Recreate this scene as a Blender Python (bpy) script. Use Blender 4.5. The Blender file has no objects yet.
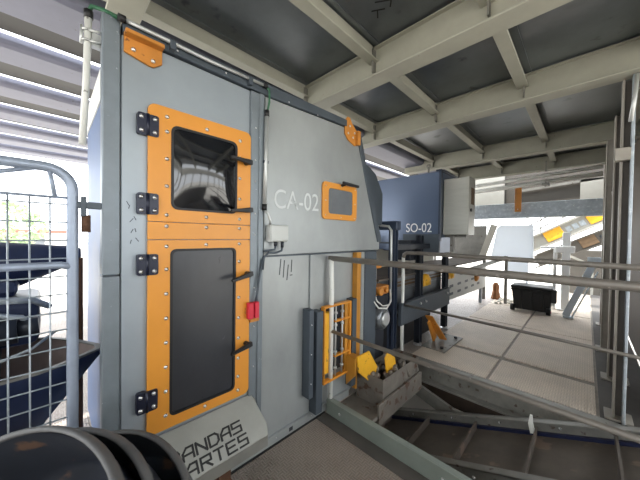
import bpy, bmesh, math, random
from math import radians as R, pi, sin, cos
from mathutils import Vector, Matrix

random.seed(7)
SC = bpy.context.scene
COL = SC.collection
V = Vector

# ------------------------------------------------------------------ camera
cam_d = bpy.data.cameras.new('camera')
cam_d.sensor_fit = 'HORIZONTAL'
cam_d.sensor_width = 36.0
cam_d.lens = 268.74 / 640 * 36.0
cam_d.clip_start = 0.02
cam_d.clip_end = 400
cam = bpy.data.objects.new('camera', cam_d)
COL.objects.link(cam)
_y, _p, _r = R(44.738), R(-0.932), R(0.833)
_F = V((-sin(_y) * cos(_p), cos(_y) * cos(_p), sin(_p)))
_rt = V((cos(_y), sin(_y), 0))
_up = _rt.cross(_F)
_R = cos(_r) * _rt + sin(_r) * _up
_U = cos(_r) * _up - sin(_r) * _rt
cam.matrix_world = Matrix(((_R.x, _U.x, -_F.x, 0), (_R.y, _U.y, -_F.y, 0), (_R.z, _U.z, -_F.z, 1.3), (0, 0, 0, 1)))
SC.camera = cam

# ------------------------------------------------------------------ light
w = bpy.data.worlds.new('sky')
SC.world = w
w.use_nodes = True
nt = w.node_tree
bg = nt.nodes['Background']
bg.inputs['Color'].default_value = (0.92, 0.96, 1.0, 1)
bg.inputs['Strength'].default_value = 3.0

sun_d = bpy.data.lights.new('sun', 'SUN')
sun_d.energy = 5.0
sun_d.angle = R(0.6)
sun_d.color = (1.0, 0.95, 0.88)
sun = bpy.data.objects.new('sun', sun_d)
COL.objects.link(sun)
sun.rotation_euler = V((0.15, 0.25, -1.0)).to_track_quat('-Z', 'Y').to_euler()

SC.view_settings.view_transform = 'Standard'
SC.view_settings.look = 'None'
SC.view_settings.gamma = 1.0
SC.view_settings.exposure = 0.85
SC.view_settings.use_curve_mapping = False

# ------------------------------------------------------------------ materials
def lin(c):
    c = c / 255.0
    return c / 12.92 if c <= 0.04045 else ((c + 0.055) / 1.055) ** 2.4


def rgb(r, g, b, k=1.0):
    return (min(1, lin(r) * k), min(1, lin(g) * k), min(1, lin(b) * k), 1)


def mat(name, c, rough=0.5, metal=0.0, var=0.12, scale=5.0, bump=0.0, spots=None, spot_amt=0.6, spot_scale=40, stretch=(1, 1, 1), spec=0.5, rv=0.09):
    m = bpy.data.materials.new(name)
    m.use_nodes = True
    n, l = m.node_tree.nodes, m.node_tree.links
    b = n['Principled BSDF']
    b.inputs['Roughness'].default_value = rough
    b.inputs['Metallic'].default_value = metal
    b.inputs['Specular IOR Level'].default_value = spec
    tc = n.new('ShaderNodeTexCoord')
    mp = n.new('ShaderNodeMapping')
    mp.inputs['Scale'].default_value = stretch
    l.new(tc.outputs['Object'], mp.inputs['Vector'])
    no = n.new('ShaderNodeTexNoise')
    no.inputs['Scale'].default_value = scale
    no.inputs['Detail'].default_value = 6
    no.inputs['Roughness'].default_value = 0.62
    l.new(mp.outputs['Vector'], no.inputs['Vector'])
    cr = n.new('ShaderNodeValToRGB')
    k0, k1 = 1 - var, 1 + var
    base = rgb(*c)
    cr.color_ramp.elements[0].position = 0.3
    cr.color_ramp.elements[1].position = 0.7
    cr.color_ramp.elements[0].color = tuple(min(1, x * k0) for x in base[:3]) + (1,)
    cr.color_ramp.elements[1].color = tuple(min(1, x * k1) for x in base[:3]) + (1,)
    l.new(no.outputs['Fac'], cr.inputs['Fac'])
    out = cr.outputs['Color']
    if spots:
        n2 = n.new('ShaderNodeTexNoise')
        n2.inputs['Scale'].default_value = spot_scale
        n2.inputs['Detail'].default_value = 4
        l.new(mp.outputs['Vector'], n2.inputs['Vector'])
        r2 = n.new('ShaderNodeValToRGB')
        r2.color_ramp.elements[0].position = spot_amt
        r2.color_ramp.elements[1].position = spot_amt + 0.06
        l.new(n2.outputs['Fac'], r2.inputs['Fac'])
        mx = n.new('ShaderNodeMixRGB')
        mx.inputs['Color2'].default_value = rgb(*spots)
        l.new(r2.outputs['Color'], mx.inputs['Fac'])
        l.new(out, mx.inputs['Color1'])
        out = mx.outputs['Color']
    l.new(out, b.inputs['Base Color'])
    rr = n.new('ShaderNodeMapRange')
    rr.inputs['To Min'].default_value = max(0.02, rough - rv)
    rr.inputs['To Max'].default_value = min(1, rough + rv)
    l.new(no.outputs['Fac'], rr.inputs['Value'])
    l.new(rr.outputs['Result'], b.inputs['Roughness'])
    if bump:
        bp = n.new('ShaderNodeBump')
        bp.inputs['Strength'].default_value = bump
        bp.inputs['Distance'].default_value = 0.004
        l.new(no.outputs['Fac'], bp.inputs['Height'])
        l.new(bp.outputs['Normal'], b.inputs['Normal'])
    return m


def chequer(name, c, pitch=0.03, rough=0.5, metal=0.0, var=0.18):
    """tread plate: raised lozenges in alternating directions, as relief with a darker ground between"""
    m = mat(name, c, rough, metal, var, 3.0)
    n, l = m.node_tree.nodes, m.node_tree.links
    b = n['Principled BSDF']
    tc = n.new('ShaderNodeTexCoord')
    sep = n.new('ShaderNodeSeparateXYZ')
    l.new(tc.outputs['Object'], sep.inputs[0])

    def math_(op, a, bb=None, c_=None):
        q = n.new('ShaderNodeMath')
        q.operation = op
        for i, v in enumerate((a, bb, c_)):
            if v is None:
                continue
            if isinstance(v, (int, float)):
                q.inputs[i].default_value = v
            else:
                l.new(v, q.inputs[i])
        return q.outputs[0]
    k = 2 * pi / (2 * pitch)
    sx = math_('SINE', math_('MULTIPLY', sep.outputs['X'], k))
    sy = math_('SINE', math_('MULTIPLY', sep.outputs['Y'], k))
    p = math_('MULTIPLY', sx, sy)
    fx = math_('ABSOLUTE', math_('SINE', math_('MULTIPLY', sep.outputs['X'], 2 * k)))
    fy = math_('ABSOLUTE', math_('SINE', math_('MULTIPLY', sep.outputs['Y'], 2 * k)))
    sel = math_('GREATER_THAN', p, 0.0)
    h = math_('ADD', math_('MULTIPLY', sel, fx), math_('MULTIPLY', math_('SUBTRACT', 1.0, sel), fy))
    h = math_('POWER', h, 2.5)
    bp = n.new('ShaderNodeBump')
    bp.inputs['Strength'].default_value = 0.9
    bp.inputs['Distance'].default_value = 0.004
    l.new(h, bp.inputs['Height'])
    l.new(bp.outputs['Normal'], b.inputs['Normal'])
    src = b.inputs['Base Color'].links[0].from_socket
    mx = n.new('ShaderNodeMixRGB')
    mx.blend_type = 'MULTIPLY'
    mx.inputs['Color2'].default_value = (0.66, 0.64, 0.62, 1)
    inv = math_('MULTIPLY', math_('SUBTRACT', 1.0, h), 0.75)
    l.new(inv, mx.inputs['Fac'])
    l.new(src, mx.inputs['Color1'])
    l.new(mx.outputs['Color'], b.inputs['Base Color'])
    return m


def translucent(name, c):
    m = mat(name, c, 0.5, 0, 0.04, 3)
    n, l = m.node_tree.nodes, m.node_tree.links
    t = n.new('ShaderNodeBsdfTranslucent')
    t.inputs['Color'].default_value = rgb(*c)
    x = n.new('ShaderNodeMixShader')
    x.inputs['Fac'].default_value = 0.5
    l.new(n['Principled BSDF'].outputs[0], x.inputs[1])
    l.new(t.outputs[0], x.inputs[2])
    l.new(x.outputs[0], n['Material Output'].inputs['Surface'])
    return m


MT = dict(
    milky=translucent('milky_sheet', (228, 232, 236)),
    panel=mat('cabinet_panel', (156, 160, 160), 0.42, 0.35, 0.15, 2.2, 0.0, stretch=(1, 1, .6)),
    panel_blue=mat('cabinet_door_panel', (150, 158, 164), 0.42, 0.35, 0.08, 2.5),
    frame=mat('cabinet_frame', (118, 126, 132), 0.45, 0.3, 0.12, 8, spots=(170, 178, 184), spot_amt=0.7, spot_scale=60),
    sidepanel=mat('cabinet_side', (74, 94, 128), 0.5, 0.0, 0.15, 6),
    darkframe=mat('dark_frame', (72, 80, 88), 0.5, 0.2, 0.15, 6),
    dark=mat('dark_paint', (38, 42, 50), 0.45, 0.1, 0.15, 8),
    orange=mat('orange_paint', (214, 142, 48), 0.42, 0, 0.07, 3, spots=(196, 112, 30), spot_amt=0.72, spot_scale=9),
    orange_old=mat('orange_worn', (190, 124, 48), 0.5, 0, 0.15, 8, spots=(110, 66, 30), spot_amt=0.66, spot_scale=30),
    yellow=mat('yellow_paint', (226, 168, 40), 0.45, 0, 0.12, 6, spots=(120, 92, 60), spot_amt=0.62, spot_scale=22),
    hinge=mat('hinge_black', (26, 30, 48), 0.35, 0.2, 0.1, 8),
    bolt=mat('bolt_steel', (205, 205, 205), 0.28, 0.9, 0.05, 10),
    glass=mat('dark_glazing', (22, 24, 28), 0.07, 0, 0.1, 5, spec=0.9),
    glass2=mat('scratched_glazing', (46, 48, 53), 0.3, 0, 0.2, 4, spots=(104, 106, 110), spot_amt=0.68, spot_scale=12, stretch=(1, 1.6, 0.7)),
    glass3=mat('grey_glazing', (108, 112, 116), 0.15, 0, 0.15, 6),
    rubber=mat('black_rubber', (20, 20, 22), 0.55, 0, 0.2, 10),
    white=mat('white_paint', (214, 214, 208), 0.5, 0, 0.06, 6, spots=(120, 118, 112), spot_amt=0.68, spot_scale=40),
    roofs=mat('roof_sheet_grey', (62, 61, 60), 0.6, 0.1, 0.15, 4),
    gate=mat('gate_tube', (150, 160, 176), 0.4, 0.3, 0.12, 8),
    strip=mat('strip_paint', (180, 124, 40), 0.5, 0, 0.12, 6),
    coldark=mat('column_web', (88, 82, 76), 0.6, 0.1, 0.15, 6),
    brightw=mat('bright_white', (244, 244, 242), 0.5, 0, 0.03, 6),
    greyp=mat('grey_panel', (150, 149, 142), 0.7, 0, 0.08, 4),
    letterf=mat('faded_lettering', (198, 202, 202), 0.6, 0, 0.05, 20, spots=(156, 160, 160), spot_amt=0.56, spot_scale=14),
    wallr=mat('side_wall', (92, 84, 76), 0.7, 0, 0.15, 4),
    letter=mat('white_lettering', (236, 238, 238), 0.6, 0, 0.05, 20),
    ink=mat('black_lettering', (24, 24, 24), 0.6, 0, 0.1, 20),
    red=mat('red_plastic', (196, 34, 56), 0.4, 0, 0.08, 10),
    green=mat('green_cable', (38, 92, 62), 0.5, 0, 0.1, 10),
    conduit=mat('conduit_metal', (190, 192, 190), 0.35, 0.5, 0.1, 20),
    boxgrey=mat('light_grey_box', (186, 188, 184), 0.5, 0, 0.05, 6),
    rail=mat('rail_galvanised', (128, 122, 114), 0.5, 0.3, 0.12, 14, spots=(164, 158, 150), spot_amt=0.66, spot_scale=26),
    kick=mat('kick_plate', (134, 142, 134), 0.5, 0.2, 0.1, 6),
    beam=mat('beam_paint', (156, 155, 142), 0.6, 0, 0.1, 4, spots=(112, 104, 88), spot_amt=0.72, spot_scale=24),
    joist=mat('joist_paint', (116, 118, 134), 0.6, 0, 0.1, 4, spots=(90, 86, 84), spot_amt=0.68, spot_scale=30),
    ceilp=mat('ceiling_sheet', (104, 109, 112), 0.33, 0.55, 0.3, 1.6, spots=(70, 74, 78), spot_amt=0.66, spot_scale=5),
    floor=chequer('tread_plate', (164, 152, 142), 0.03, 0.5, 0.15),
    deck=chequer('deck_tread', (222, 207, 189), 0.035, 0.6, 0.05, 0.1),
    deckdark=mat('deck_seam_shade', (150, 141, 130), 0.7, 0, 0.2, 8),
    darkfloor=mat('dark_floor', (84, 80, 76), 0.7, 0, 0.2, 6),
    pit=mat('pit_dirt', (58, 46, 38), 0.9, 0, 0.35, 6, 0.4),
    belt=mat('belt_dirty', (92, 84, 76), 0.75, 0, 0.25, 5, 0.2, spots=(122, 104, 92), spot_amt=0.6, spot_scale=7),
    skirt=mat('blue_skirt', (18, 26, 60), 0.5, 0, 0.15, 8),
    oldsteel=mat('old_steel', (128, 126, 120), 0.5, 0.35, 0.22, 7, spots=(88, 76, 66), spot_amt=0.64, spot_scale=18),
    blue=mat('blue_grey_paint', (92, 106, 130), 0.28, 0.2, 0.03, 2.5, rv=0.01),
    bluedark=mat('blue_dark_paint', (50, 60, 78), 0.4, 0.1, 0.1, 4),
    flap=mat('flap_steel', (146, 146, 140), 0.4, 0.4, 0.12, 5),
    dirtysteel=mat('dirty_steel', (112, 106, 98), 0.6, 0.2, 0.25, 9, spots=(84, 62, 48), spot_amt=0.57, spot_scale=14),
    stainless=mat('brushed_box', (184, 184, 176), 0.35, 0.4, 0.08, 4, stretch=(1, 1, 6)),
    galv=mat('galvanised', (166, 174, 180), 0.45, 0.4, 0.2, 12, spots=(190, 196, 198), spot_amt=0.6, spot_scale=24),
    column=mat('column_paint', (158, 152, 142), 0.55, 0.1, 0.14, 7),
    pale=mat('pale_panel', (206, 218, 228), 0.5, 0, 0.04, 3),
    cream=mat('cream_wall', (196, 192, 180), 0.7, 0, 0.08, 4),
    slate=mat('slate_wall', (74, 70, 64), 0.7, 0, 0.15, 4),
    blackm=mat('black_plastic', (22, 23, 26), 0.45, 0, 0.2, 8),
    tub=mat('tub_plastic', (40, 44, 52), 0.5, 0, 0.25, 7, 0.25, spots=(96, 74, 60), spot_amt=0.63, spot_scale=8),
    tubrim=mat('tub_rim', (92, 92, 92), 0.6, 0, 0.2, 12, 0.2),
    navy=mat('navy_paint', (36, 46, 74), 0.4, 0.1, 0.2, 6),
    hopperin=mat('hopper_inside', (150, 134, 128), 0.55, 0.3, 0.2, 4),
    rust=mat('rusty', (96, 66, 46), 0.8, 0.1, 0.3, 14),
    rag=mat('brown_rag', (112, 70, 34), 0.9, 0, 0.3, 14),
    motor=mat('motor_silver', (120, 124, 128), 0.35, 0.6, 0.15, 12),
    brown=mat('dark_brown', (96, 76, 54), 0.7, 0, 0.2, 8),
    ground=mat('outdoor_concrete', (196, 192, 184), 0.9, 0, 0.1, 0.6),
    leaf=mat('leaves', (158, 178, 140), 0.8, 0, 0.3, 6),
    bark=mat('bark', (98, 82, 66), 0.9, 0, 0.2, 8),
    facade=mat('far_facade', (214, 208, 198), 0.8, 0, 0.05, 2),
    redroof=mat('far_red', (170, 96, 84), 0.8, 0, 0.1, 2),
)

# ------------------------------------------------------------------ builders
OFF = {}


class MB:
    def __init__(s):
        s.bm = bmesh.new()

    def box(s, x0, y0, z0, x1, y1, z1):
        v = [s.bm.verts.new(p) for p in ((x0, y0, z0), (x1, y0, z0), (x1, y1, z0), (x0, y1, z0), (x0, y0, z1), (x1, y0, z1), (x1, y1, z1), (x0, y1, z1))]
        for f in ((0, 3, 2, 1), (4, 5, 6, 7), (0, 1, 5, 4), (1, 2, 6, 5), (2, 3, 7, 6), (3, 0, 4, 7)):
            s.bm.faces.new([v[i] for i in f])
        return s

    def bar(s, p, q, w, h, up=(0, 0, 1)):
        """rectangular bar from p to q, w across, h along up"""
        p, q, up = V(p), V(q), V(up)
        d = (q - p).normalized()
        a = d.cross(up).normalized() * w / 2
        b = a.cross(d).normalized() * h / 2
        v = []
        for c in (p, q):
            for sa, sb in ((-1, -1), (1, -1), (1, 1), (-1, 1)):
                v.append(s.bm.verts.new(c + a * sa + b * sb))
        for f in ((0, 1, 2, 3), (7, 6, 5, 4), (0, 4, 5, 1), (1, 5, 6, 2), (2, 6, 7, 3), (3, 7, 4, 0)):
            s.bm.faces.new([v[i] for i in f])
        return s

    def tube(s, pts, r, seg=8, cap=True):
        pts = [V(p) for p in pts]
        rs = r if isinstance(r, (list, tuple)) else [r] * len(pts)
        rings = []
        ref = None
        for i, p in enumerate(pts):
            if i == 0:
                d = pts[1] - p
            elif i == len(pts) - 1:
                d = p - pts[i - 1]
            else:
                d = (p - pts[i - 1]).normalized() + (pts[i + 1] - p).normalized()
            d = d.normalized()
            if ref is None:
                ref = d.orthogonal().normalized()
            a = (ref - d * ref.dot(d)).normalized()
            ref = a
            b = d.cross(a)
            rings.append([s.bm.verts.new(p + (a * cos(2 * pi * k / seg) + b * sin(2 * pi * k / seg)) * rs[i]) for k in range(seg)])
        for i in range(len(rings) - 1):
            for k in range(seg):
                f = s.bm.faces.new((rings[i][k], rings[i][(k + 1) % seg], rings[i + 1][(k + 1) % seg], rings[i + 1][k]))
                f.smooth = True
        if cap:
            s.bm.faces.new(rings[0][::-1])
            s.bm.faces.new(rings[-1])
        return s

    def prism(s, poly, axis, d0, d1):
        """poly: 2-D points in the plane of the two other axes (cyclic order x>yz, y>xz, z>xy)"""
        def p3(a, b, d):
            return {'x': (d, a, b), 'y': (a, d, b), 'z': (a, b, d)}[axis]
        v0 = [s.bm.verts.new(p3(a, b, d0)) for a, b in poly]
        v1 = [s.bm.verts.new(p3(a, b, d1)) for a, b in poly]
        n = len(poly)
        s.bm.faces.new(v0[::-1])
        s.bm.faces.new(v1)
        for i in range(n):
            s.bm.faces.new((v0[i], v0[(i + 1) % n], v1[(i + 1) % n], v1[i]))
        return s

    def ring(s, outer, inner, axis, d0, d1):
        """flat plate with a hole: two loops of equal length"""
        def p3(a, b, d):
            return {'x': (d, a, b), 'y': (a, d, b), 'z': (a, b, d)}[axis]
        L = [[s.bm.verts.new(p3(a, b, d)) for a, b in lp] for lp in (outer, inner) for d in (d0, d1)]
        o0, o1, i0, i1 = L
        n = len(outer)
        for k in range(n):
            j = (k + 1) % n
            s.bm.faces.new((o0[k], o0[j], o1[j], o1[k]))
            s.bm.faces.new((i0[j], i0[k], i1[k], i1[j]))
            s.bm.faces.new((o1[k], o1[j], i1[j], i1[k]))
            s.bm.faces.new((o0[j], o0[k], i0[k], i0[j]))
        return s

    def loft(s, loops, cap0=True, cap1=True, smooth=False):
        L = [[s.bm.verts.new(p) for p in lp] for lp in loops]
        n = len(L[0])
        for i in range(len(L) - 1):
            for k in range(n):
                f = s.bm.faces.new((L[i][k], L[i][(k + 1) % n], L[i + 1][(k + 1) % n], L[i + 1][k]))
                f.smooth = smooth
        if cap0:
            s.bm.faces.new(L[0][::-1])
        if cap1:
            s.bm.faces.new(L[-1])
        return s

    def lathe(s, prof, c, axis=(0, 0, 1), seg=32, a0=0.0, a1=2 * pi):
        """prof: (radius, height) pairs round an axis through c"""
        ax = V(axis).normalized()
        u = ax.orthogonal().normalized()
        v = ax.cross(u)
        c = V(c)
        L = [[s.bm.verts.new(c + ax * h + (u * cos(2 * pi * k / seg) + v * sin(2 * pi * k / seg)) * r) for k in range(seg)] for r, h in prof]
        for i in range(len(L) - 1):
            for k in range(seg):
                f = s.bm.faces.new((L[i][k], L[i][(k + 1) % seg], L[i + 1][(k + 1) % seg], L[i + 1][k]))
                f.smooth = True
        return s


def tag(o, label=None, cat=None, group=None, kind=None):
    for k, v in (('label', label), ('category', cat), ('group', group), ('kind', kind)):
        if v:
            o[k] = v
    return o


def empty(name, loc, label, cat, group=None):
    o = bpy.data.objects.new(name, None)
    COL.objects.link(o)
    o.location = loc
    o.empty_display_size = 0.1
    OFF[o] = V(loc)
    return tag(o, label, cat, group)


def build(name, mb, m, parent=None, bev=0.0, org=None, seg=1, normals=True):
    off = OFF[parent] if parent is not None else V(org or (0, 0, 0))
    if normals:
        bmesh.ops.recalc_face_normals(mb.bm, faces=mb.bm.faces[:])
    bmesh.ops.translate(mb.bm, verts=mb.bm.verts[:], vec=-off)
    me = bpy.data.meshes.new(name)
    mb.bm.to_mesh(me)
    mb.bm.free()
    me.materials.append(MT[m])
    o = bpy.data.objects.new(name, me)
    COL.objects.link(o)
    if parent is not None:
        o.parent = parent
    else:
        o.location = off
    OFF[o] = off
    if bev:
        b = o.modifiers.new('bevel', 'BEVEL')
        b.width = bev
        b.segments = seg
        b.limit_method = 'ANGLE'
    return o


def piece(name, me, at, parent, rot=None):
    """one more object on shared mesh data, at a world point, under a parent"""
    o = bpy.data.objects.new(name, me)
    COL.objects.link(o)
    o.parent = parent
    o.location = V(at) - OFF[parent]
    if rot is not None:
        o.rotation_euler = rot
    OFF[o] = OFF[parent]
    return o


def rr(y0, z0, y1, z1, r, n=4):
    """rounded rectangle, counter-clockwise"""
    pts = []
    for cx, cy, a in ((y1 - r, z0 + r, -90), (y1 - r, z1 - r, 0), (y0 + r, z1 - r, 90), (y0 + r, z0 + r, 180)):
        for k in range(n + 1):
            t = R(a + 90 * k / n)
            pts.append((cx + r * cos(t), cy + r * sin(t)))
    return pts


def text_mesh(name, body, size, m, parent, org, ex, ey, depth=0.0015, xs=1.0, label=None):
    cu = bpy.data.curves.new(name, 'FONT')
    cu.body = body
    cu.size = size
    cu.extrude = depth
    tmp = bpy.data.objects.new(name, cu)
    COL.objects.link(tmp)
    dg = bpy.context.evaluated_depsgraph_get()
    me = bpy.data.meshes.new_from_object(tmp.evaluated_get(dg))
    bpy.data.objects.remove(tmp)
    me.materials.clear()
    me.materials.append(MT[m])
    ex, ey = V(ex), V(ey)
    ez = ex.cross(ey)
    off = OFF[parent]
    M = Matrix(((ex.x * xs, ey.x, ez.x, org[0] - off.x), (ex.y * xs, ey.y, ez.y, org[1] - off.y), (ex.z * xs, ey.z, ez.z, org[2] - off.z), (0, 0, 0, 1)))
    me.transform(M)
    o = bpy.data.objects.new(name, me)
    COL.objects.link(o)
    o.parent = parent
    OFF[o] = off
    return o


def dome_bolt(name='bolt', r=0.0092, h=0.007):
    b = MB()
    b.lathe([(0.0001, h), (r * 0.6, h * 0.85), (r, h * 0.3), (r, 0), (0.0001, 0)], (0, 0, 0), (1, 0, 0), 8)
    bmesh.ops.recalc_face_normals(b.bm, faces=b.bm.faces[:])
    me = bpy.data.meshes.new(name)
    b.bm.to_mesh(me)
    b.bm.free()
    me.materials.append(MT['bolt'])
    return me


BOLT = dome_bolt()
BOLT_S = dome_bolt('small_bolt', 0.005, 0.004)
ROT_NEGY = (0, 0, -pi / 2)

# ================================================================== SETTING
# walkway floor: an L of tread plate
b = MB()
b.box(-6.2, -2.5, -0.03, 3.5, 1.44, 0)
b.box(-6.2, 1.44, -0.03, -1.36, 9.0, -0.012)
fl = tag(build('floor', b, 'floor'), kind='structure')
b = MB()
b.box(-1.33, 1.335, 0.0005, 3.0, 1.43, 0.004)
build('edge_strip', b, 'darkfloor', fl)

# far deck: plates with dirty seams, the wide one a painted shadow and wear band
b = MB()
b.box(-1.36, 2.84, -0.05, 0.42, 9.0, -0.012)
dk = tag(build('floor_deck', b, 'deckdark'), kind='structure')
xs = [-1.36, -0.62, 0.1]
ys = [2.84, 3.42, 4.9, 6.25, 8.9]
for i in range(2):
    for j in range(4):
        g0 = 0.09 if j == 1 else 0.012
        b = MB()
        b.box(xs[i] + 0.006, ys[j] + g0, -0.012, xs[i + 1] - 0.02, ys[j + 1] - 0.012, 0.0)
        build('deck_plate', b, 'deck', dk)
b = MB()
b.box(0.1, 2.84, -0.012, 0.42, 9.0, -0.004)
build('edge_strip', b, 'darkfloor', dk)
b = MB()
b.box(-1.5, 2.80, -0.20, 0.6, 2.84, 0.0)
b.box(-1.5, 2.72, -0.20, 0.6, 2.80, -0.185)
b.box(-1.5, 2.74, -0.012, 0.6, 2.80, 0.0)
build('edge_channel', b, 'oldsteel', dk)

# pit between walkway and deck
b = MB()
b.box(-3.0, 1.3, -1.12, 3.0, 3.2, -1.1)
tag(build('floor_pit', b, 'pit'), kind='structure')
b = MB()
b.box(-3.0, 3.18, -1.1, 3.0, 3.2, -0.05)
tag(build('wall_pit_back', b, 'pit'), kind='structure')
b = MB()
b.box(-3.0, 1.30, -1.1, 3.0, 1.32, -0.03)
tag(build('wall_pit_front', b, 'pit'), kind='structure')

# ceiling: sheet panels over joists and girders
JX = [1.06, 0.325, -0.41, -1.14, -1.88, -2.42]
GY = [-1.6, 0.30, 1.72, 2.86, 4.63, 5.88]
ZC = 2.69
b = MB()
b.box(-2.44, -2.2, ZC + 0.006, 2.2, 6.3, ZC + 0.03)
ce = tag(build('ceiling', b, 'ceilp'), kind='structure')
for i in range(len(JX) - 1):
    for j in range(len(GY) - 1):
        b = MB()
        x0, x1 = JX[i + 1] + 0.03, JX[i] - 0.03
        y0, y1 = GY[j] + 0.01, GY[j + 1] - 0.01
        b.box(x0, y0, ZC - 0.004, x1, y1, ZC + 0.008)
        for (a0, c0, a1, c1) in ((x0, y0, x0 + .03, y1), (x1 - .03, y0, x1, y1), (x0, y0, x1, y0 + .03), (x0, y1 - .03, x1, y1)):
            b.box(a0, c0, ZC - 0.012, a1, c1, ZC - 0.004)
        build('ceiling_panel', b, 'ceilp', ce)


def i_beam(name, axis, pos, lo, hi, zb, zt, fw, m, parent, tw=0.012, tf=0.014):
    b = MB()
    for (a0, a1, z0, z1) in ((pos - fw / 2, pos + fw / 2, zb, zb + tf), (pos - tw / 2, pos + tw / 2, zb + tf, zt)):
        if axis == 'x':
            b.box(lo, a0, z0, hi, a1, z1)
        else:
            b.box(a0, lo, z0, a1, hi, z1)
    if axis == 'x':
        b.box(lo, pos - 0.04, zt - 0.022, hi, pos + 0.04, zt - 0.014)
    return build(name, b, m, parent, 0.004)


for y in GY:
    i_beam('girder', 'x', y - .02, -1.88 if y < 2 else -2.4, 2.2, 2.445, ZC, 0.15, 'beam', ce)
for x in JX[:5]:
    for j in range(len(GY) - 1):
        y0, y1 = GY[j] + 0.01, GY[j + 1] - 0.01
        i_beam('joist', 'y', x, y0, y1, 2.575, ZC, 0.08, 'beam', ce, 0.01, 0.01)
        # end cleats that tie it to the girder webs
        b = MB()
        b.box(x + 0.006, y1 - 0.06, 2.49, x + 0.014, y1 - 0.004, 2.66)
        build('cleat', b, 'oldsteel', ce)
# left bays: wide box beams; roof slots between sheets added to light beam faces
BX = [(-2.24, 0.20), (-3.10, 0.17), (-3.91, 0.17), (-4.73, 0.17), (-5.42, 0.17), (-6.10, 0.17), (-6.75, 0.17)]
for k, (x, h) in enumerate(BX):
    zb = 2.56 if k == 0 else 2.61
    b = MB()
    b.loft([[(x - h, yy, ZC), (x - h, yy, zb + .02), (x - h + .02, yy, zb), (x + h - .05, yy, zb), (x + h - .015, yy, zb + .015), (x + h, yy, zb + .04), (x + h, yy, ZC)] for yy in (-2.1, 6.3)])
    build('box_beam', b, 'joist', ce, 0.004)
    if k + 1 < len(BX):
        b = MB()
        b.box(BX[k + 1][0] + BX[k + 1][1] + 0.06, -2.1, ZC - 0.01, x - h + 0.02, 6.3, ZC + 0.01)
        build('roof_sheet', b, 'roofs', ce)

# galvanised cross beam and wall strips high at the far end of the deck
b = MB()
b.box(-3.2, 6.30, 1.72, 0.22, 6.34, 1.96)
b.box(-3.2, 6.22, 1.69, 0.22, 6.40, 1.72)
b.box(-3.2, 6.30, 1.96, 0.22, 6.40, 1.975)
t1 = tag(build('trim_1', b, 'galv', None, 0.004), kind='structure')
for k in range(9):
    piece('bolt', BOLT, (-1.7 + 0.22 * k, 6.298, 1.79 + 0.08 * (k % 2)), t1, ROT_NEGY)
wb = MB()
wb.box(-3.4, 6.92, 1.74, 0.4, 6.98, 2.75)
wbk = tag(build('wall_back', wb, 'slate'), kind='structure')
b = MB()
b.box(-3.3, 6.86, 1.80, -1.27, 6.915, 2.7)
build('panel', b, 'greyp', wbk)
b = MB()
b.box(-0.10, 6.86, 1.80, 0.2, 6.915, 2.40)
build('panel', b, 'greyp', wbk)
b = MB()
b.bar((-1.0, 6.88, 2.28), (0.2, 6.88, 2.40), 0.04, 0.05)
build('rail', b, 'oldsteel', wbk)
b = MB()
b.box(0.44, 2.9, -0.02, 0.47, 6.9, 2.60)
tag(build('wall_right', b, 'wallr'), kind='structure')

# side of the hall behind the viewpoint: low walls and mullions round open bays
b = MB()
b.box(3.45, -2.5, 0.9, 3.55, 7.0, 1.0)
b.box(3.45, -2.5, 2.2, 3.55, 7.0, 2.75)
for k in range(9):
    b.box(3.45, -2.5 + 1.15 * k, 1.0, 3.55, -2.40 + 1.15 * k, 2.45)
tag(build('wall_front', b, 'cream'), kind='structure')
b = MB()
b.box(0.85, -2.5, 0, 0.93, 1.2, 1.2)  # unseen low wall added to keep light off the lower cabinet face
tag(build('wall_light_block', b, 'column'), kind='structure')
b = MB()
b.box(-1.0, -2.6, 0, 3.5, -2.5, 1.0)
b.box(-1.0, -2.6, 2.45, 3.5, -2.5, 2.75)
for k in range(5):
    b.box(-1.0 + 1.1 * k, -2.6, 1.0, -0.9 + 1.1 * k, -2.5, 2.45)
tag(build('wall_left', b, 'cream'), kind='structure')

# ================================================================== SORTING CABINET
XF = -1.344
cab = empty('sorting_cabinet', (-1.9, 1.1, 0), 'tall grey metal sorting cabinet lettered CA-02 with two orange access doors', 'cabinet')
PROF = [(0.21, 0.03), (0.21, 2.15), (1.62, 2.19), (1.80, 2.12), (1.93, 1.75), (2.13, 1.27), (2.13, 1.175), (1.88, 1.175), (1.88, 0.03)]
b = MB()
b.prism(PROF, 'x', -2.55, XF - 0.03)
build('body', b, 'panel', cab, 0.004)
# face sheets
b = MB()
b.box(XF - 0.03, 0.207, 0.05, XF - 0.002, 0.79, 2.10)
build('door_side_panel', b, 'panel_blue', cab, 0.003)
b = MB()
b.prism([(0.888, 1.176), (2.128, 1.182), (2.128, 1.27), (1.90, 1.76), (1.765, 2.105), (1.62, 2.14), (0.888, 2.105)], 'x', XF - 0.03, XF)
up = build('upper_panel', b, 'panel', cab, 0.003)
b = MB()
b.box(XF - 0.03, 0.888, 0.03, XF - 0.022, 1.765, 1.176)
build('lower_panel', b, 'panel', cab, 0.002)
b = MB()
b.box(XF - 0.03, 0.888, 1.168, XF + 0.004, 2.10, 1.176)
build('drip_edge', b, 'darkframe', cab)
b = MB()
b.box(XF - 0.022, 1.275, 0.78, XF - 0.008, 1.315, 1.166)
build('stiffener', b, 'panel', cab, 0.003)
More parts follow.
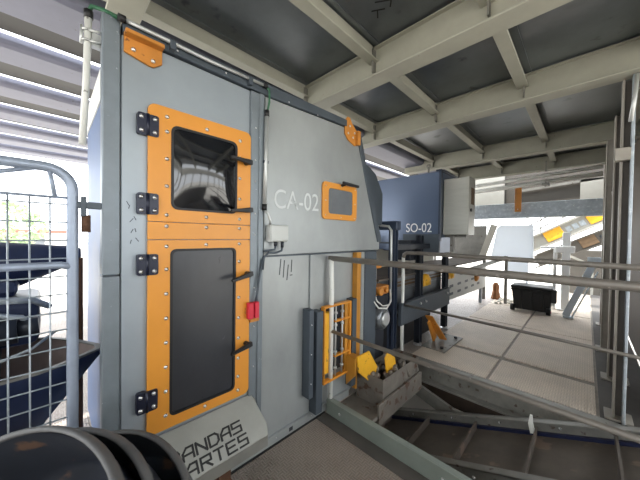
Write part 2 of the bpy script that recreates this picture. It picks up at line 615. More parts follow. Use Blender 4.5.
# corner post and middle post
b = MB()
b.box(XF - 0.06, 0.146, 0.02, XF, 0.204, 1.125)
b.box(XF - 0.06, 0.146, 1.129, XF, 0.204, 2.155)
build('corner_post', b, 'frame', cab, 0.004)
b = MB()
b.box(XF - 0.03, 0.788, 0.05, XF + 0.012, 0.872, 2.10)
b.box(XF + 0.012, 0.838, 0.05, XF + 0.02, 0.872, 2.10)
mp_ = build('middle_post', b, 'frame', cab, 0.004)
for z in (0.30, 0.55, 0.78, 1.0, 1.3, 1.42, 1.6, 1.72, 1.9):
    piece('bolt', BOLT_S, (XF + 0.012, 0.82, z), mp_)
b = MB()
b.box(-2.55, 0.197, 0.02, XF - 0.05, 0.208, 2.0)
build('side_panel', b, 'sidepanel', cab, 0.002)
b = MB()
b.box(-2.58, 0.190, 2.0, XF - 0.05, 0.208, 2.16)
build('side_sheet', b, 'white', cab, 0.002)
# top rail with its bolts
b = MB()
b.prism([(0.21, 2.105), (0.21, 2.155), (1.62, 2.195), (1.62, 2.145), (0.89, 2.105)], 'x', XF - 0.05, XF + 0.016)
tr = build('top_rail', b, 'darkframe', cab, 0.003)
for y in (0.39, 0.41, 0.64, 1.05, 1.3):
    piece('bolt', BOLT_S, (XF + 0.016, y, 2.125), tr)
b = MB()
b.prism([(1.62, 2.14), (1.62, 2.195), (1.815, 2.13), (1.95, 1.76), (2.15, 1.28), (2.15, 1.25), (2.09, 1.25), (1.90, 1.74), (1.77, 2.10)], 'x', XF - 0.05, XF + 0.008)
se = build('sloping_edge', b, 'darkframe', cab, 0.003)
b = MB()
b.prism([(1.85, 2.06), (2.2, 1.97), (2.30, 1.92), (2.43, 1.74), (2.43, 1.42), (2.0, 1.38)], 'x', -2.3, -1.50)
build('rear_hood', b, 'darkframe', cab, 0.01)


def corner_bracket(pts, bolts, tab=None):
    b = MB()
    b.prism(pts, 'x', XF + 0.002, XF + 0.012)
    if tab:
        b.box(*tab)
    o = build('corner_bracket', b, 'orange_old', cab, 0.002)
    for y, z in bolts:
        piece('bolt', BOLT, (XF + 0.012, y, z), o)


corner_bracket([(0.213, 2.03), (0.30, 2.01), (0.318, 2.01), (0.35, 2.035), (0.35, 2.105), (0.213, 2.125)], [(0.245, 2.05), (0.315, 2.035)], (XF + 0.002, 0.213, 2.09, XF + 0.05, 0.35, 2.105))
corner_bracket([(1.60, 2.09), (1.64, 2.05), (1.73, 2.02), (1.755, 2.04), (1.765, 2.14), (1.69, 2.185), (1.66, 2.225), (1.63, 2.225), (1.60, 2.19)], [(1.64, 2.10), (1.70, 2.08), (1.66, 2.16), (1.72, 2.12)], (XF + 0.002, 1.735, 2.03, XF + 0.04, 1.765, 2.14))


def door_loop(y0, z0, y1, z1, rt, rb, n=4):
    pts = []
    for cx, cy, r, a in ((y1 - rb, z0 + rb, rb, -90), (y1 - rt, z1 - rt, rt, 0), (y0 + rt, z1 - rt, rt, 90), (y0 + rb, z0 + rb, rb, 180)):
        for k in range(n + 1):
            t = R(a + 90 * k / n)
            pts.append((cx + r * cos(t), cy + r * sin(t)))
    return pts


def access_door(y0, z0, y1, z1, win, wr, glass, dome, bolts, handles, top):
    outer = door_loop(y0, z0, y1, z1, 0.03 if top else 0.004, 0.004 if top else 0.03)
    inner = rr(*win, wr)
    b = MB()
    b.ring(outer, inner, 'x', XF + 0.002, XF + 0.016)
    d = build('door', b, 'orange', cab, 0.002)
    b = MB()
    if dome:
        n = 12
        wy0, wz0, wy1, wz1 = win
        g = []
        for i in range(n + 1):
            row = []
            for j in range(n + 1):
                s_, t_ = i / n, j / n
                e = (4 * s_ * (1 - s_)) * (4 * t_ * (1 - t_))
                row.append(b.bm.verts.new((XF + 0.008 + 0.05 * e ** 0.8, wy0 - 0.004 + s_ * (wy1 - wy0 + 0.008), wz0 - 0.004 + t_ * (wz1 - wz0 + 0.008))))
            g.append(row)
        for i in range(n):
            for j in range(n):
                f = b.bm.faces.new((g[i][j], g[i + 1][j], g[i + 1][j + 1], g[i][j + 1]))
                f.smooth = True
        build('dome_window', b, glass, d, normals=False)
    else:
        b.prism(rr(win[0] - .006, win[1] - .006, win[2] + .006, win[3] + .006, wr), 'x', XF + 0.003, XF + 0.010)
        build('window_pane', b, glass, d)
    b = MB()
    o2 = rr(win[0] - .002, win[1] - .002, win[2] + .002, win[3] + .002, wr)
    i2 = rr(win[0] + .009, win[1] + .009, win[2] - .009, win[3] - .009, wr * .8)
    b.ring(o2, i2, 'x', XF + 0.009, XF + 0.018)
    build('gasket', b, 'rubber', d)
    for y, z in bolts:
        piece('bolt', BOLT, (XF + 0.016, y, z), d)
    for y, z, t in handles:
        b = MB()
        b.tube([(XF + 0.016, y, z), (XF + 0.045, y, z)], 0.014, 10)
        a = R(t)
        dy, dz = -cos(a), -sin(a)
        b.loft([[(XF + 0.045 + k * 0.02, y + dy * q - dz * wd, z + dz * q + dy * wd), (XF + 0.063 + k * 0.02, y + dy * q - dz * wd, z + dz * q + dy * wd),
                 (XF + 0.063 + k * 0.02, y + dy * q + dz * wd, z + dz * q - dy * wd), (XF + 0.045 + k * 0.02, y + dy * q + dz * wd, z + dz * q - dy * wd)]
                for q, wd, k in ((-0.02, 0.012, 0), (0.0, 0.014, 0), (0.06, 0.009, .6), (0.115, 0.007, 1.0))])
        build('latch_handle', b, 'blackm', d, 0.003)
    return d


DY0, DY1 = 0.297, 0.788
BL, BR, BM = 0.369, 0.722, 0.545
ub = [(BL, z) for z in (1.382, 1.51, 1.63, 1.75, 1.815)] + [(BR, z) for z in (1.382, 1.49, 1.60, 1.71, 1.80)] + [(BM, 1.382), (BM, 1.81)]
access_door(DY0, 1.352, DY1, 1.858, (0.388, 1.41, 0.705, 1.785), 0.03, 'glass', True, ub, [(0.755, 1.688, 0), (0.76, 1.432, 6)], True)
b = MB()
b.box(XF + 0.002, DY0, 1.273, XF + 0.016, DY1, 1.3495)
dst = build('door_strip', b, 'orange', cab, 0.002)
for y in (BL, BM, BR):
    piece('bolt', BOLT, (XF + 0.016, y, 1.332), dst)
lb_ = [(BL, z) for z in (1.242, 1.14, 1.03, 0.92, 0.81, 0.70, 0.59, 0.48)] + [(BR, z) for z in (1.25, 1.155, 1.06, 0.96, 0.85, 0.74, 0.63, 0.53, 0.455)] + [(BM, 1.248), (BM, 0.445)]
access_door(DY0, 0.415, DY1, 1.270, (0.386, 0.468, 0.702, 1.228), 0.025, 'glass2', False, lb_, [(0.765, 1.085, 11), (0.765, 0.70, 7)], False)

for zc in (1.758, 1.425, 1.165, 0.575):
    b = MB()
    b.prism(rr(0.257, zc - 0.045, 0.294, zc + 0.045, 0.008, 2), 'x', XF, XF + 0.022)
    b.prism(rr(0.297, zc - 0.045, 0.336, zc + 0.045, 0.008, 2), 'x', XF, XF + 0.022)
    b.tube([(XF + 0.02, 0.2955, zc - 0.045), (XF + 0.02, 0.2955, zc + 0.045)], 0.007, 8)
    h = build('hinge', b, 'hinge', cab)
    for dy in (0.272, 0.321):
        for dz in (-0.028, 0.028):
            piece('bolt', BOLT, (XF + 0.022, dy, zc + dz), h)

# inspection window in the upper panel
b = MB()
b.ring(rr(1.366, 1.42, 1.762, 1.69, 0.03), rr(1.428, 1.463, 1.708, 1.648, 0.022), 'x', XF, XF + 0.014)
iw = build('inspection_window', b, 'orange', cab, 0.002)
b = MB()
b.prism(rr(1.42, 1.456, 1.716, 1.656, 0.02), 'x', XF + 0.002, XF + 0.008)
build('window_pane', b, 'glass3', iw)
for y, z in ((1.395, 1.45), (1.395, 1.555), (1.395, 1.66), (1.565, 1.672), (1.735, 1.67), (1.735, 1.555), (1.735, 1.44), (1.565, 1.44)):
    piece('bolt', BOLT_S, (XF + 0.014, y, z), iw)
b = MB()
b.tube([(XF + 0.012, 1.57, 1.683), (XF + 0.05, 1.57, 1.69)], 0.012, 8)
b.bar((XF + 0.05, 1.54, 1.697), (XF + 0.06, 1.72, 1.688), 0.02, 0.02)
build('latch_handle', b, 'blackm', iw, 0.004)

text_mesh('lettering', 'CA-02', 0.168, 'letterf', cab, (XF + 0.001, 0.95, 1.464), (0, 1, 0.02), (0, 0, 1), 0.001, 0.86)

b = MB()
for y, z, dy, dz in ((1.02, 1.05, .01, .10), (1.05, 1.03, .008, .11), (1.08, 1.01, .01, .10), (1.115, 1.06, .004, .08), (1.105, 1.04, .02, .0)):
    b.bar((XF - 0.0215, y, z), (XF - 0.0215, y + dy, z + dz), 0.006, 0.002, (1, 0, 0))
for k, (y, z) in enumerate(((0.232, 1.40), (0.250, 1.37), (0.236, 1.345), (0.254, 1.32), (0.240, 1.30), (0.256, 1.28), (0.238, 1.255), (0.225, 1.43))):
    b.bar((XF - 0.0015, y, z), (XF - 0.0015, y + 0.004 + .004 * (k % 3), z + 0.016 * (1 - 2 * (k % 2))), 0.0025, 0.002, (1, 0, 0))
pm = build('pencil_marks', b, 'dark', cab)
pm['kind'] = 'stuff'

# safety switch on the middle post
b = MB()
b.box(XF + 0.020, 0.765, 0.835, XF + 0.05, 0.797, 0.925)
b.box(XF + 0.020, 0.805, 0.835, XF + 0.05, 0.832, 0.925)
sw = build('safety_switch', b, 'red', cab, 0.004)
b = MB()
b.box(XF + 0.012, 0.758, 0.865, XF + 0.022, 0.838, 0.895)
b.box(XF + 0.012, 0.790, 0.81, XF + 0.026, 0.845, 0.83)
build('switch_bracket', b, 'orange_old', sw)
b = MB()
b.tube([(XF + 0.03, 0.815, 0.92), (XF + 0.035, 0.825, 0.97), (XF + 0.03, 0.835, 1.02), (XF + 0.03, 0.85, 1.10), (XF + 0.03, 0.86, 1.16)], 0.006, 6)
build('cable', b, 'darkframe', sw)

# base strip and lettered chute flap under the doors
b = MB()
b.box(XF - 0.022, 0.20, 0.0, XF - 0.004, 1.72, 0.055)
bs = build('base_strip', b, 'panel', cab, 0.002)
for y in (0.92, 1.0, 1.3, 1.36, 1.5):
    piece('bolt', BOLT_S, (XF - 0.004, y, 0.035), bs)
b = MB()
b.box(XF - 0.004, 0.20, 0.0, XF + 0.008, 1.43, 0.005)
build('floor_seal', b, 'rubber', cab)
TA, TB = V((XF + 0.006, 0, 0.395)), V((-1.195, 0, 0.225))
def tp(y, t, n=0.0):
    p = TA.lerp(TB, t)
    nn = V((0.17, 0, 0.149)).normalized() * n
    return (p.x + nn.x, y, p.z + nn.z)
b = MB()
face = [(0.27, 0), (0.81, 0), (0.845, .78), (0.83, 1), (0.27, 1)]
b.loft([[tp(y, t, -0.006) for y, t in face], [tp(y, t, 0) for y, t in face]])
lip = [(0.27, 1), (0.83, 1)]
b.box(-1.201, 0.27, 0.165, -1.193, 0.83, 0.226)
b.prism([(XF + 0.0, 0.06), (XF + 0.0, 0.385), (-1.2, 0.222), (-1.2, 0.17)], 'y', 0.822, 0.828)
fp = build('chute_flap', b, 'flap', cab, 0.002)
GL = {'A': ['0,0 0,.6 .3,1 .8,1 .8,0', '0,.42 .8,.42'], 'N': ['0,0 0,1 .8,0 .8,1'], 'D': ['0,0 0,1 .55,1 .8,.75 .8,.25 .55,0 0,0'], 'S': ['.8,1 0,1 0,.52 .8,.52 .8,0 0,0'],
      'B': ['0,0 0,1 .7,1 .8,.8 .7,.52 0,.52', '.7,.52 .8,.3 .7,0 0,0'], 'R': ['0,0 0,1 .8,1 .8,.5 0,.5', '.35,.5 .8,0'], 'T': ['0,1 .8,1', '.4,1 .4,0'], 'E': ['.8,1 0,1 0,0 .8,0', '0,.5 .7,.5']}
def stroke_text(body, y0, t0, hgt, wid, gap):
    L = (TB - TA).length
    b = MB()
    for i, ch in enumerate(body):
        for st in GL[ch]:
            pts = [tuple(float(q) for q in p.split(',')) for p in st.split()]
            P3 = [V(tp(y0 + i * gap + px * wid, t0 - py * hgt / L, 0.0018)) for px, py in pts]
            for p, q in zip(P3[:-1], P3[1:]):
                d = (q - p).normalized() * 0.0035
                b.bar(p - d, q + d, 0.0085, 0.003, (0.17, 0, 0.149))
    build('lettering', b, 'ink', fp)
stroke_text('BANDAS', 0.362, 0.64, 0.046, 0.056, 0.059)
stroke_text('ARTES', 0.424, 0.94, 0.046, 0.056, 0.062)

b = MB()
b.tube([(-1.27, 0.60, 0.05), (-1.23, 0.60, 0.05)], 0.05, 14)
b.box(-1.29, 0.57, 0.09, -1.22, 0.63, 0.17)
build('caster_wheel', b, 'rust', cab)
b = MB()
for y in (0.84, 1.10):
    b.box(XF - 0.006, y, 0.02, XF - 0.003, y + 0.03, 0.045)
st_ = build('slot', b, 'dark', cab)
st_['kind'] = 'stuff'

# lower right of the cabinet: channels, caged valve frame, yellow strip
b = MB()
b.box(XF - 0.022, 1.22, 0.20, XF + 0.05, 1.262, 0.80)
b.box(XF - 0.022, 1.29, 0.06, XF + 0.05, 1.352, 0.775)
b.box(XF - 0.022, 1.262, 0.22, XF + 0.02, 1.29, 0.78)
ch = build('guard_channel', b, 'darkframe', cab, 0.003)
for z in (0.30, 0.5, 0.7):
    piece('bolt', BOLT_S, (XF + 0.05, 1.24, z), ch)
b = MB()
b.box(XF - 0.022, 1.69, 0.10, XF + 0.045, 1.745, 0.80)
build('guard_channel', b, 'darkframe', cab, 0.003)
b = MB()
b.ring([(1.365, 0.24), (1.67, 0.24), (1.67, 0.795), (1.365, 0.795)], [(1.375, 0.255), (1.655, 0.255), (1.655, 0.783), (1.375, 0.783)], 'x', XF + 0.01, XF + 0.05)
for z in (0.40, 0.66):
    b.box(XF + 0.012, 1.49, z, XF + 0.045, 1.655, z + 0.013)
vf = build('valve_frame', b, 'orange', cab, 0.002)
b = MB()
b.box(XF - 0.02, 1.40, 0.29, XF + 0.02, 1.47, 0.74)
build('yellow_plate', b, 'yellow', vf, 0.004)
b = MB()
b.box(XF - 0.02, 1.385, 0.27, XF - 0.012, 1.645, 0.775)
build('back_plate', b, 'dark', vf)
b = MB()
b.box(XF - 0.012, 1.615, 0.26, XF + 0.03, 1.65, 0.775)
build('side_plate', b, 'strip', vf)
for y in (1.50, 1.575):
    b = MB()
    b.tube([(XF + 0.035, y, 0.26), (XF + 0.035, y, 0.785)], 0.007, 8)
    for z in (0.31, 0.43, 0.63, 0.72):
        b.tube([(XF + 0.035, y, z), (XF + 0.035, y, z + 0.016)], 0.014, 6)
    build('threaded_rod', b, 'conduit', vf)
b = MB()
b.box(XF - 0.02, 1.762, 0.05, XF + 0.03, 1.785, 1.168)
b.box(XF - 0.04, 1.785, 0.05, XF + 0.03, 1.812, 1.168)
build('yellow_strip', b, 'strip', cab, 0.002)
b = MB()
b.box(XF - 0.06, 1.83, 0.05, XF + 0.02, 1.875, 1.168)
build('pale_strip', b, 'panel', cab, 0.002)
b = MB()
b.box(XF - 0.10, 1.885, 0.02, XF + 0.02, 2.06, 1.168)
b.box(XF - 0.10, 2.06, 0.02, XF - 0.06, 2.12, 1.168)
build('support_post', b, 'darkframe', cab, 0.004)

# top cable conduit, vertical conduit, junction box
cc = empty('cable_conduit', (-1.30, 0.2, 2.13), 'thin steel conduit along the top of the grey cabinet dropping beside the orange doors', 'conduit')
b = MB()
b.tube([(-1.315, 0.20, 2.142), (-1.31, 0.55, 2.135), (-1.312, 0.865, 2.145)], 0.008, 8)
build('pipe', b, 'conduit', cc)
b = MB()
b.tube([(-1.312, 0.878, 2.0), (-1.312, 0.874, 1.72), (-1.312, 0.868, 1.46)], 0.012, 10)
build('pipe', b, 'conduit', cc)
b = MB()
b.tube([(-1.312, 0.86, 2.145), (-1.308, 0.89, 2.13), (-1.308, 0.892, 2.06), (-1.312, 0.878, 1.99)], 0.006, 8)
build('cable', b, 'green', cc)
for p, q in (((-1.312, 0.852, 2.144), (-1.312, 0.875, 2.145)), ((-1.312, 0.878, 1.975), (-1.312, 0.878, 2.01)), ((-1.315, 0.19, 2.142), (-1.315, 0.215, 2.142)), ((-1.312, 0.868, 1.44), (-1.312, 0.869, 1.475))):
    b = MB()
    b.tube([p, q], 0.014, 8)
    build('gland', b, 'rubber', cc)
for y, z in ((0.385, 2.137), (0.77, 2.141)):
    b = MB()
    b.box(-1.335, y - .012, z - 0.03, -1.302, y + .012, z + 0.012)
    build('clip', b, 'darkframe', cc, 0.002)
b = MB()
b.box(-1.345, 0.862, 1.71, -1.306, 0.89, 1.725)
build('clip', b, 'darkframe', cc)
b = MB()
b.tube([(-1.312, 0.868, 1.445), (-1.30, 0.885, 1.42), (-1.30, 0.90, 1.385), (-1.305, 0.905, 1.36)], 0.007, 8)
build('flexible_tail', b, 'conduit', cc)

jb = empty('junction_box', (XF + 0.03, 0.965, 1.256), 'small pale grey junction box on the cabinet panel below the steel conduit', 'box')
b = MB()
b.box(XF + 0.001, 0.897, 1.26, XF + 0.05, 1.03, 1.36)
build('housing', b, 'boxgrey', jb, 0.006, seg=2)
b = MB()
b.box(XF + 0.05, 0.90, 1.263, XF + 0.058, 1.027, 1.357)
build('lid', b, 'boxgrey', jb, 0.004)
b = MB()
b.tube([(XF + 0.03, 0.95, 1.26), (XF + 0.03, 0.95, 1.235)], 0.010, 8)
build('gland', b, 'dark', jb)
b = MB()
b.tube([(XF + 0.03, 1.0, 1.26), (XF + 0.03, 1.0, 1.225)], 0.010, 8)
build('gland', b, 'dark', jb)
b = MB()
b.tube([(XF + 0.03, 1.0, 1.23), (XF + 0.03, 0.995, 1.205), (XF + 0.03, 0.96, 1.195), (XF + 0.03, 0.90, 1.195), (XF + 0.03, 0.87, 1.17), (XF + 0.03, 0.862, 1.10)], 0.007, 8)
b.tube([(XF + 0.03, 0.95, 1.235), (XF + 0.03, 0.945, 1.215), (XF + 0.03, 0.91, 1.21), (XF + 0.03, 0.868, 1.205)], 0.006, 8)
build('cable', b, 'darkframe', jb)

# white pipe with clamp at the left corner of the cabinet
wp = empty('drop_pipe', (-1.4, 0.10, 1.63), 'spotty white drop pipe clamped beside the left corner of the grey cabinet', 'pipe')
b = MB()
b.tube([(-1.40, 0.110, 2.150), (-1.40, 0.104, 1.90), (-1.40, 0.092, 1.64)], 0.0115, 10)
build('pipe', b, 'white', wp)
b = MB()
b.tube([(-1.40, 0.110, 2.135), (-1.40, 0.110, 2.165)], 0.015, 10)
build('gland', b, 'rubber', wp)
b = MB()
b.tube([(-1.40, 0.110, 2.16), (-1.395, 0.12, 2.185), (-1.37, 0.15, 2.175), (-1.33, 0.195, 2.148)], 0.008, 8)
build('cable', b, 'green', wp)
b = MB()
for z in (2.045, 2.085):
    b.tube([(-1.40 + 0.016 * cos(R(a)), 0.108 + 0.016 * sin(R(a)), z) for a in range(0, 361, 30)], 0.004, 6)
    b.tube([(-1.386, 0.112, z), (-1.375, 0.15, z)], 0.005, 6)
b.tube([(-1.40, 0.090, 2.10), (-1.40, 0.088, 2.03)], 0.005, 6)
b.box(-1.41, 0.12, 2.03, -1.385, 0.148, 2.08)
build('clamp', b, 'conduit', wp)

# scrawled pen marks on a ceiling sheet
b = MB()
for (p, q) in (((0, 0), (.06, .04)), ((.03, .06), (.09, 0)), ((-.06, .08), (.02, .13)), ((.02, .13), (-.01, .17)), ((-.11, .12), (-.04, .16)), ((-.08, .14), (-.11, .19)), ((.08, -.05), (.12, -.03))):
    b.bar((p[0] - .86, p[1] + 1.28, ZC - 0.0055), (q[0] - .86, q[1] + 1.28, ZC - 0.0055), 0.008, 0.002)
build('pen_marks', b, 'ink', ce)

# ================================================================== MESH GATE (left)
gate = empty('mesh_gate', (-1.36, -0.2, 0), 'galvanised mesh gate with rounded tube frame latched beside the grey cabinet', 'gate')
GX = -1.36
b = MB()
arc = [(GX, 0.062 - 0.075 + 0.075 * cos(R(a)), 1.455 + 0.075 * sin(R(a))) for a in range(0, 91, 15)]
b.tube([(GX, 0.062, 0.02), (GX, 0.062, 0.6)] + arc + [(GX, -0.35, 1.53), (GX, -0.9, 1.53)], 0.017, 10)
build('tube_frame', b, 'gate', gate)
b = MB()
b.tube([(GX, 0.062, 1.17), (GX + 0.012, 0.03, 1.18), (GX + 0.012, -0.3, 1.18), (GX + 0.012, -0.9, 1.18)], 0.013, 8)
build('mid_rail', b, 'gate', gate)
b = MB()
b.tube([(GX, 0.05, 1.425), (GX, -0.9, 1.425)], 0.005, 6)
build('mesh_edge', b, 'gate', gate)
b = MB()
b.tube([(GX, 0.0, 1.53), (GX, 0.016, 1.425)], 0.007, 6)
b.tube([(GX, -0.02, 1.525), (GX, -0.25, 1.45), (GX, -0.5, 1.43)], 0.008, 6)
build('brace', b, 'gate', gate)
for k in range(18):
    y = 0.003 - k * 0.0497
    b = MB()
    b.tube([(GX, y, 0.05), (GX, y, 1.425)], 0.0028, 5)
    build('mesh_wire', b, 'galv', gate)
for k in range(21):
    z = 0.09 + k * 0.0655
    b = MB()
    b.tube([(GX + 0.005, 0.06, z), (GX + 0.005, -0.9, z)], 0.0028, 5)
    build('mesh_wire', b, 'galv', gate)
b = MB()
b.box(GX - 0.012, 0.07, 1.39, GX + 0.012, 0.146, 1.415)
b.box(GX - 0.018, 0.085, 1.36, GX + 0.018, 0.10, 1.435)
build('latch', b, 'darkframe', gate, 0.002)
b = MB()
b.tube([(GX, 0.10, 1.365), (GX, 0.10, 1.30)], 0.014, 8)
build('padlock', b, 'rust', gate)
b = MB()
b.tube([(GX, -0.9, 0.0), (GX, -0.9, 1.53)], 0.017, 8)
b.tube([(GX, -0.9, 0.05), (GX, 0.062, 0.05)], 0.012, 8)
build('tube_frame', b, 'gate', gate)

# hopper and machinery behind the gate
hp = empty('feed_hopper', (-1.75, -0.35, 0), 'dark blue feed hopper with pointed lip standing behind the mesh gate', 'hopper')
rim = [(-1.47, -0.75), (-1.455, -0.4), (-1.455, -0.15), (-1.47, -0.03), (-1.51, 0.05), (-1.60, 0.168), (-1.65, 0.168), (-1.79, 0.10), (-1.93, 0.0), (-2.02, -0.15), (-2.05, -0.4), (-2.05, -0.75)]
def sc(k, cx, cy, z):
    return [(cx + (x - cx) * k, cy + (y - cy) * k, z) for x, y in rim]
b = MB()
b.loft([sc(.42, -1.75, -.45, 0.22), sc(.62, -1.75, -.45, 0.40), sc(.84, -1.75, -.42, 0.60), sc(1, -1.75, -.4, 0.735), sc(1, -1.75, -.4, 0.76)], True, False, True)
build('shell', b, 'navy', hp, normals=True)
b = MB()
b.loft([sc(.97, -1.75, -.4, 0.759), sc(.95, -1.75, -.4, 0.735), sc(.6, -1.75, -.45, 0.52), sc(.4, -1.75, -.45, 0.42)], False, True, True)
build('lining', b, 'hopperin', hp)
b = MB()
b.loft([sc(1.01, -1.75, -.4, 0.755), sc(1.01, -1.75, -.4, 0.765), sc(.97, -1.75, -.4, 0.765), sc(.97, -1.75, -.4, 0.755)], False, False)
build('rim', b, 'oldsteel', hp)
for x in (-1.6, -1.92):
    for y in (-0.65, -0.3):
        b = MB()
        b.bar((x, y, 0), (x, y, 0.30), 0.05, 0.05, (1, 0, 0))
        build('leg', b, 'navy', hp)
mc = empty('vacuum_unit', (-2.0, -0.35, 0.77), 'dark blue motor unit with pipes mounted over the feed hopper', 'machine')
b = MB()
b.tube([(-2.0, -0.9, 1.06), (-2.0, -0.5, 1.08), (-2.0, -0.15, 1.13), (-2.0, 0.06, 1.17), (-2.0, 0.10, 1.18), (-2.0, 0.125, 1.18)], [0.2, 0.19, 0.12, 0.058, 0.05, 0.03], 18)
build('housing', b, 'navy', mc)
b = MB()
b.box(-2.10, -0.75, 0.80, -1.72, -0.03, 1.00)
b.box(-2.0, -0.75, 1.0, -1.8, -0.10, 1.08)
build('motor_block', b, 'navy', mc, 0.03, seg=2)
b = MB()
b.tube([(-1.64, -0.7, 0.88), (-1.64, -0.09, 0.90)], 0.055, 14)
b.tube([(-1.64, -0.09, 0.90), (-1.64, -0.03, 0.905)], 0.035, 14)
build('motor', b, 'dark', mc)
b = MB()
b.tube([(-1.62, -0.6, 1.04), (-1.62, -0.18, 1.03), (-1.66, -0.05, 1.01), (-1.74, 0.0, 0.96)], 0.014, 8)
b.tube([(-1.60, -0.6, 0.985), (-1.60, -0.2, 0.99), (-1.63, -0.08, 0.95), (-1.66, -0.04, 0.88)], 0.010, 8)
b.tube([(-1.55, -0.5, 0.82), (-1.55, -0.16, 0.80), (-1.60, -0.05, 0.82), (-1.66, 0.02, 0.86)], 0.006, 8)
build('pipes', b, 'galv', mc)
b = MB()
for y in (-0.6, -0.3, -0.19):
    b.box(-2.02, y, 0.62, -1.62, y + 0.03, 0.82)
    b.box(-1.92, y, 0.82, -1.88, y + 0.03, 1.06)
build('mounting_bracket', b, 'navy', mc, 0.004)
pr = MB()
pr.tube([(-1.98, 0.118, 0.0), (-1.98, 0.118, 1.16)], 0.016, 10)
tag(build('prop_pole', pr, 'rust', None, org=(-1.98, 0.118, 0)), 'thin rusty upright pole between the mesh gate and the cabinet side', 'pole')

# ================================================================== NESTED TUBS (bottom left)
tub_lab = ['foremost black round tub of three, mud-stained inside under a worn grey rim', 'middle black round tub of three, with a handle grip on its rim', 'rearmost black round tub of three, nearest the lettered chute flap']
AX = V((-0.482, 0.631, -0.608)).normalized()
TC = V((-0.831, -0.136, 0.543))
E1 = AX.cross(V((0, 0, 1))).normalized()
E2 = E1.cross(AX)
for k, sft in enumerate((0.0, 0.11, 0.30)):
    c = TC + AX * sft
    r = 0.316
    H = (0.24, 0.24, 0.22)[k]
    tp_ = 0.3
    t = empty('round_tub', (c[0] + AX.x * H, c[1] + AX.y * H, 0), tub_lab[k], 'tub', 'black round tubs nested beside the gate')
    b = MB()
    b.lathe([(r - 0.008, -0.002), (r - 0.012 - tp_ * .1, .1), (r - 0.012 - tp_ * .18, .18), (r - .012 - tp_ * H, H - .006), (0.001, H - .006), (0.001, H), (r - .006 - tp_ * H, H), (r - tp_ * .18, .18), (r - tp_ * .1, .1), (r, 0)], c, AX, 56)
    build('body', b, 'tub', t)
    b = MB()
    b.lathe([(r - .006, 0.004), (r - .005, -0.008), (r + .001, -0.012), (r + .007, -0.008), (r + .009, 0.006), (r + .008, 0.020), (r + .004, 0.022), (r, 0.012), (r - .006, 0.004)], c, AX, 56)
    build('rim', b, 'tubrim', t)
    if k == 1:
        b = MB()
        b.tube([c + (E1 * cos(R(a)) * sg + E2 * sin(R(a))) * (r - 0.03 + 0.03 * (a in (20, 52))) - AX * 0.004 for sg in (-1,) for a in (20, 26, 36, 46, 52)], 0.010, 8)
        build('handle_grip', b, 'tubrim', t)

# ================================================================== GUARD RAILS
gr = empty('guard_rail', (-1.33, 1.46, 0), 'grey tube guard rail with green-grey kick plate along the near walkway edge', 'railing')
b = MB()
b.tube([(-1.342, 1.46, 1.135), (3.0, 1.46, 1.135)], 0.019, 12)
build('top_rail', b, 'rail', gr)
b = MB()
b.tube([(-1.318, 1.46, 0.60), (3.0, 1.46, 0.60)], 0.0135, 10)
build('mid_rail', b, 'rail', gr)
b = MB()
b.tube([(-1.325, 1.46, 1.13), (-1.325, 1.46, 1.08), (-1.318, 1.46, 0.9), (-1.318, 1.46, 0.0)], 0.0175, 12)
build('post', b, 'white', gr)
b = MB()
b.tube([(1.6, 1.46, 0.0), (1.6, 1.46, 1.13)], 0.0175, 12)
build('post', b, 'rail', gr)
b = MB()
b.box(-1.33, 1.432, 0.0, 3.0, 1.44, 0.105)
b.box(-1.33, 1.44, 0.097, 3.0, 1.475, 0.105)
kp = build('kick_plate', b, 'kick', gr, 0.002)
for x in (-1.2, -0.5):
    piece('bolt', BOLT, (x, 1.432, 0.05), kp, ROT_NEGY)

g2 = empty('deck_rail', (-1.38, 2.66, 0), 'grey tube guard rail along the far deck edge beyond the pit', 'railing')
b = MB()
b.tube([(-1.38, 2.66, 1.08), (-1.372, 2.66, 1.112), (-1.345, 2.66, 1.13), (-1.2, 2.655, 1.135), (0.22, 2.50, 1.135), (1.4, 2.40, 1.135)], 0.019, 12)
build('top_rail', b, 'rail', g2)
b = MB()
b.tube([(-1.375, 2.66, 0.575), (0.3, 2.56, 0.575), (1.4, 2.5, 0.575)], 0.012, 10)
build('mid_rail', b, 'rail', g2)
b = MB()
b.tube([(-1.38, 2.66, -0.2), (-1.38, 2.66, 1.09)], 0.0175, 12)
build('post', b, 'white', g2)
b = MB()
b.tube([(1.2, 2.42, -0.2), (1.2, 2.42, 1.13)], 0.0175, 12)
build('post', b, 'rail', g2)

# ================================================================== PIT CONVEYOR
pc = empty('cleated_conveyor', (-0.4, 2.15, -1.1), 'dirty cleated belt conveyor climbing through the pit beyond the kick plate', 'conveyor')
def zc_(x):
    return -0.51 + 0.386 * (x + 1.534)
X0, X1 = -2.2, 1.3
def slab(y0, y1, dz0, dz1, x0=X0, x1=X1):
    b = MB()
    b.loft([[(x, y0, zc_(x) + dz0), (x, y1, zc_(x) + dz0), (x, y1, zc_(x) + dz1), (x, y0, zc_(x) + dz1)] for x in (x0, x1)])
    return b
build('belt', slab(1.86, 2.46, -0.12, -0.105), 'belt', pc)
for (y0, y1) in ((2.48, 2.50), (1.80, 1.82)):
    b = slab(y0, y1, -0.22, 0.0)
    c = slab(y0 - (0.04 if y0 > 2 else 0.0), y1 + (0.0 if y0 > 2 else 0.04), -0.012, 0.0)
    me = bpy.data.meshes.new('t'); c.bm.to_mesh(me); b.bm.from_mesh(me); c.bm.free(); bpy.data.meshes.remove(me)
    s_ = build('side_channel', b, 'oldsteel', pc, 0.003)
    for k in range(7):
        x = -1.5 + 0.35 * k
        piece('bolt', BOLT, (x, y0 if y0 > 2 else 1.80, zc_(x) - 0.05), s_, ROT_NEGY)
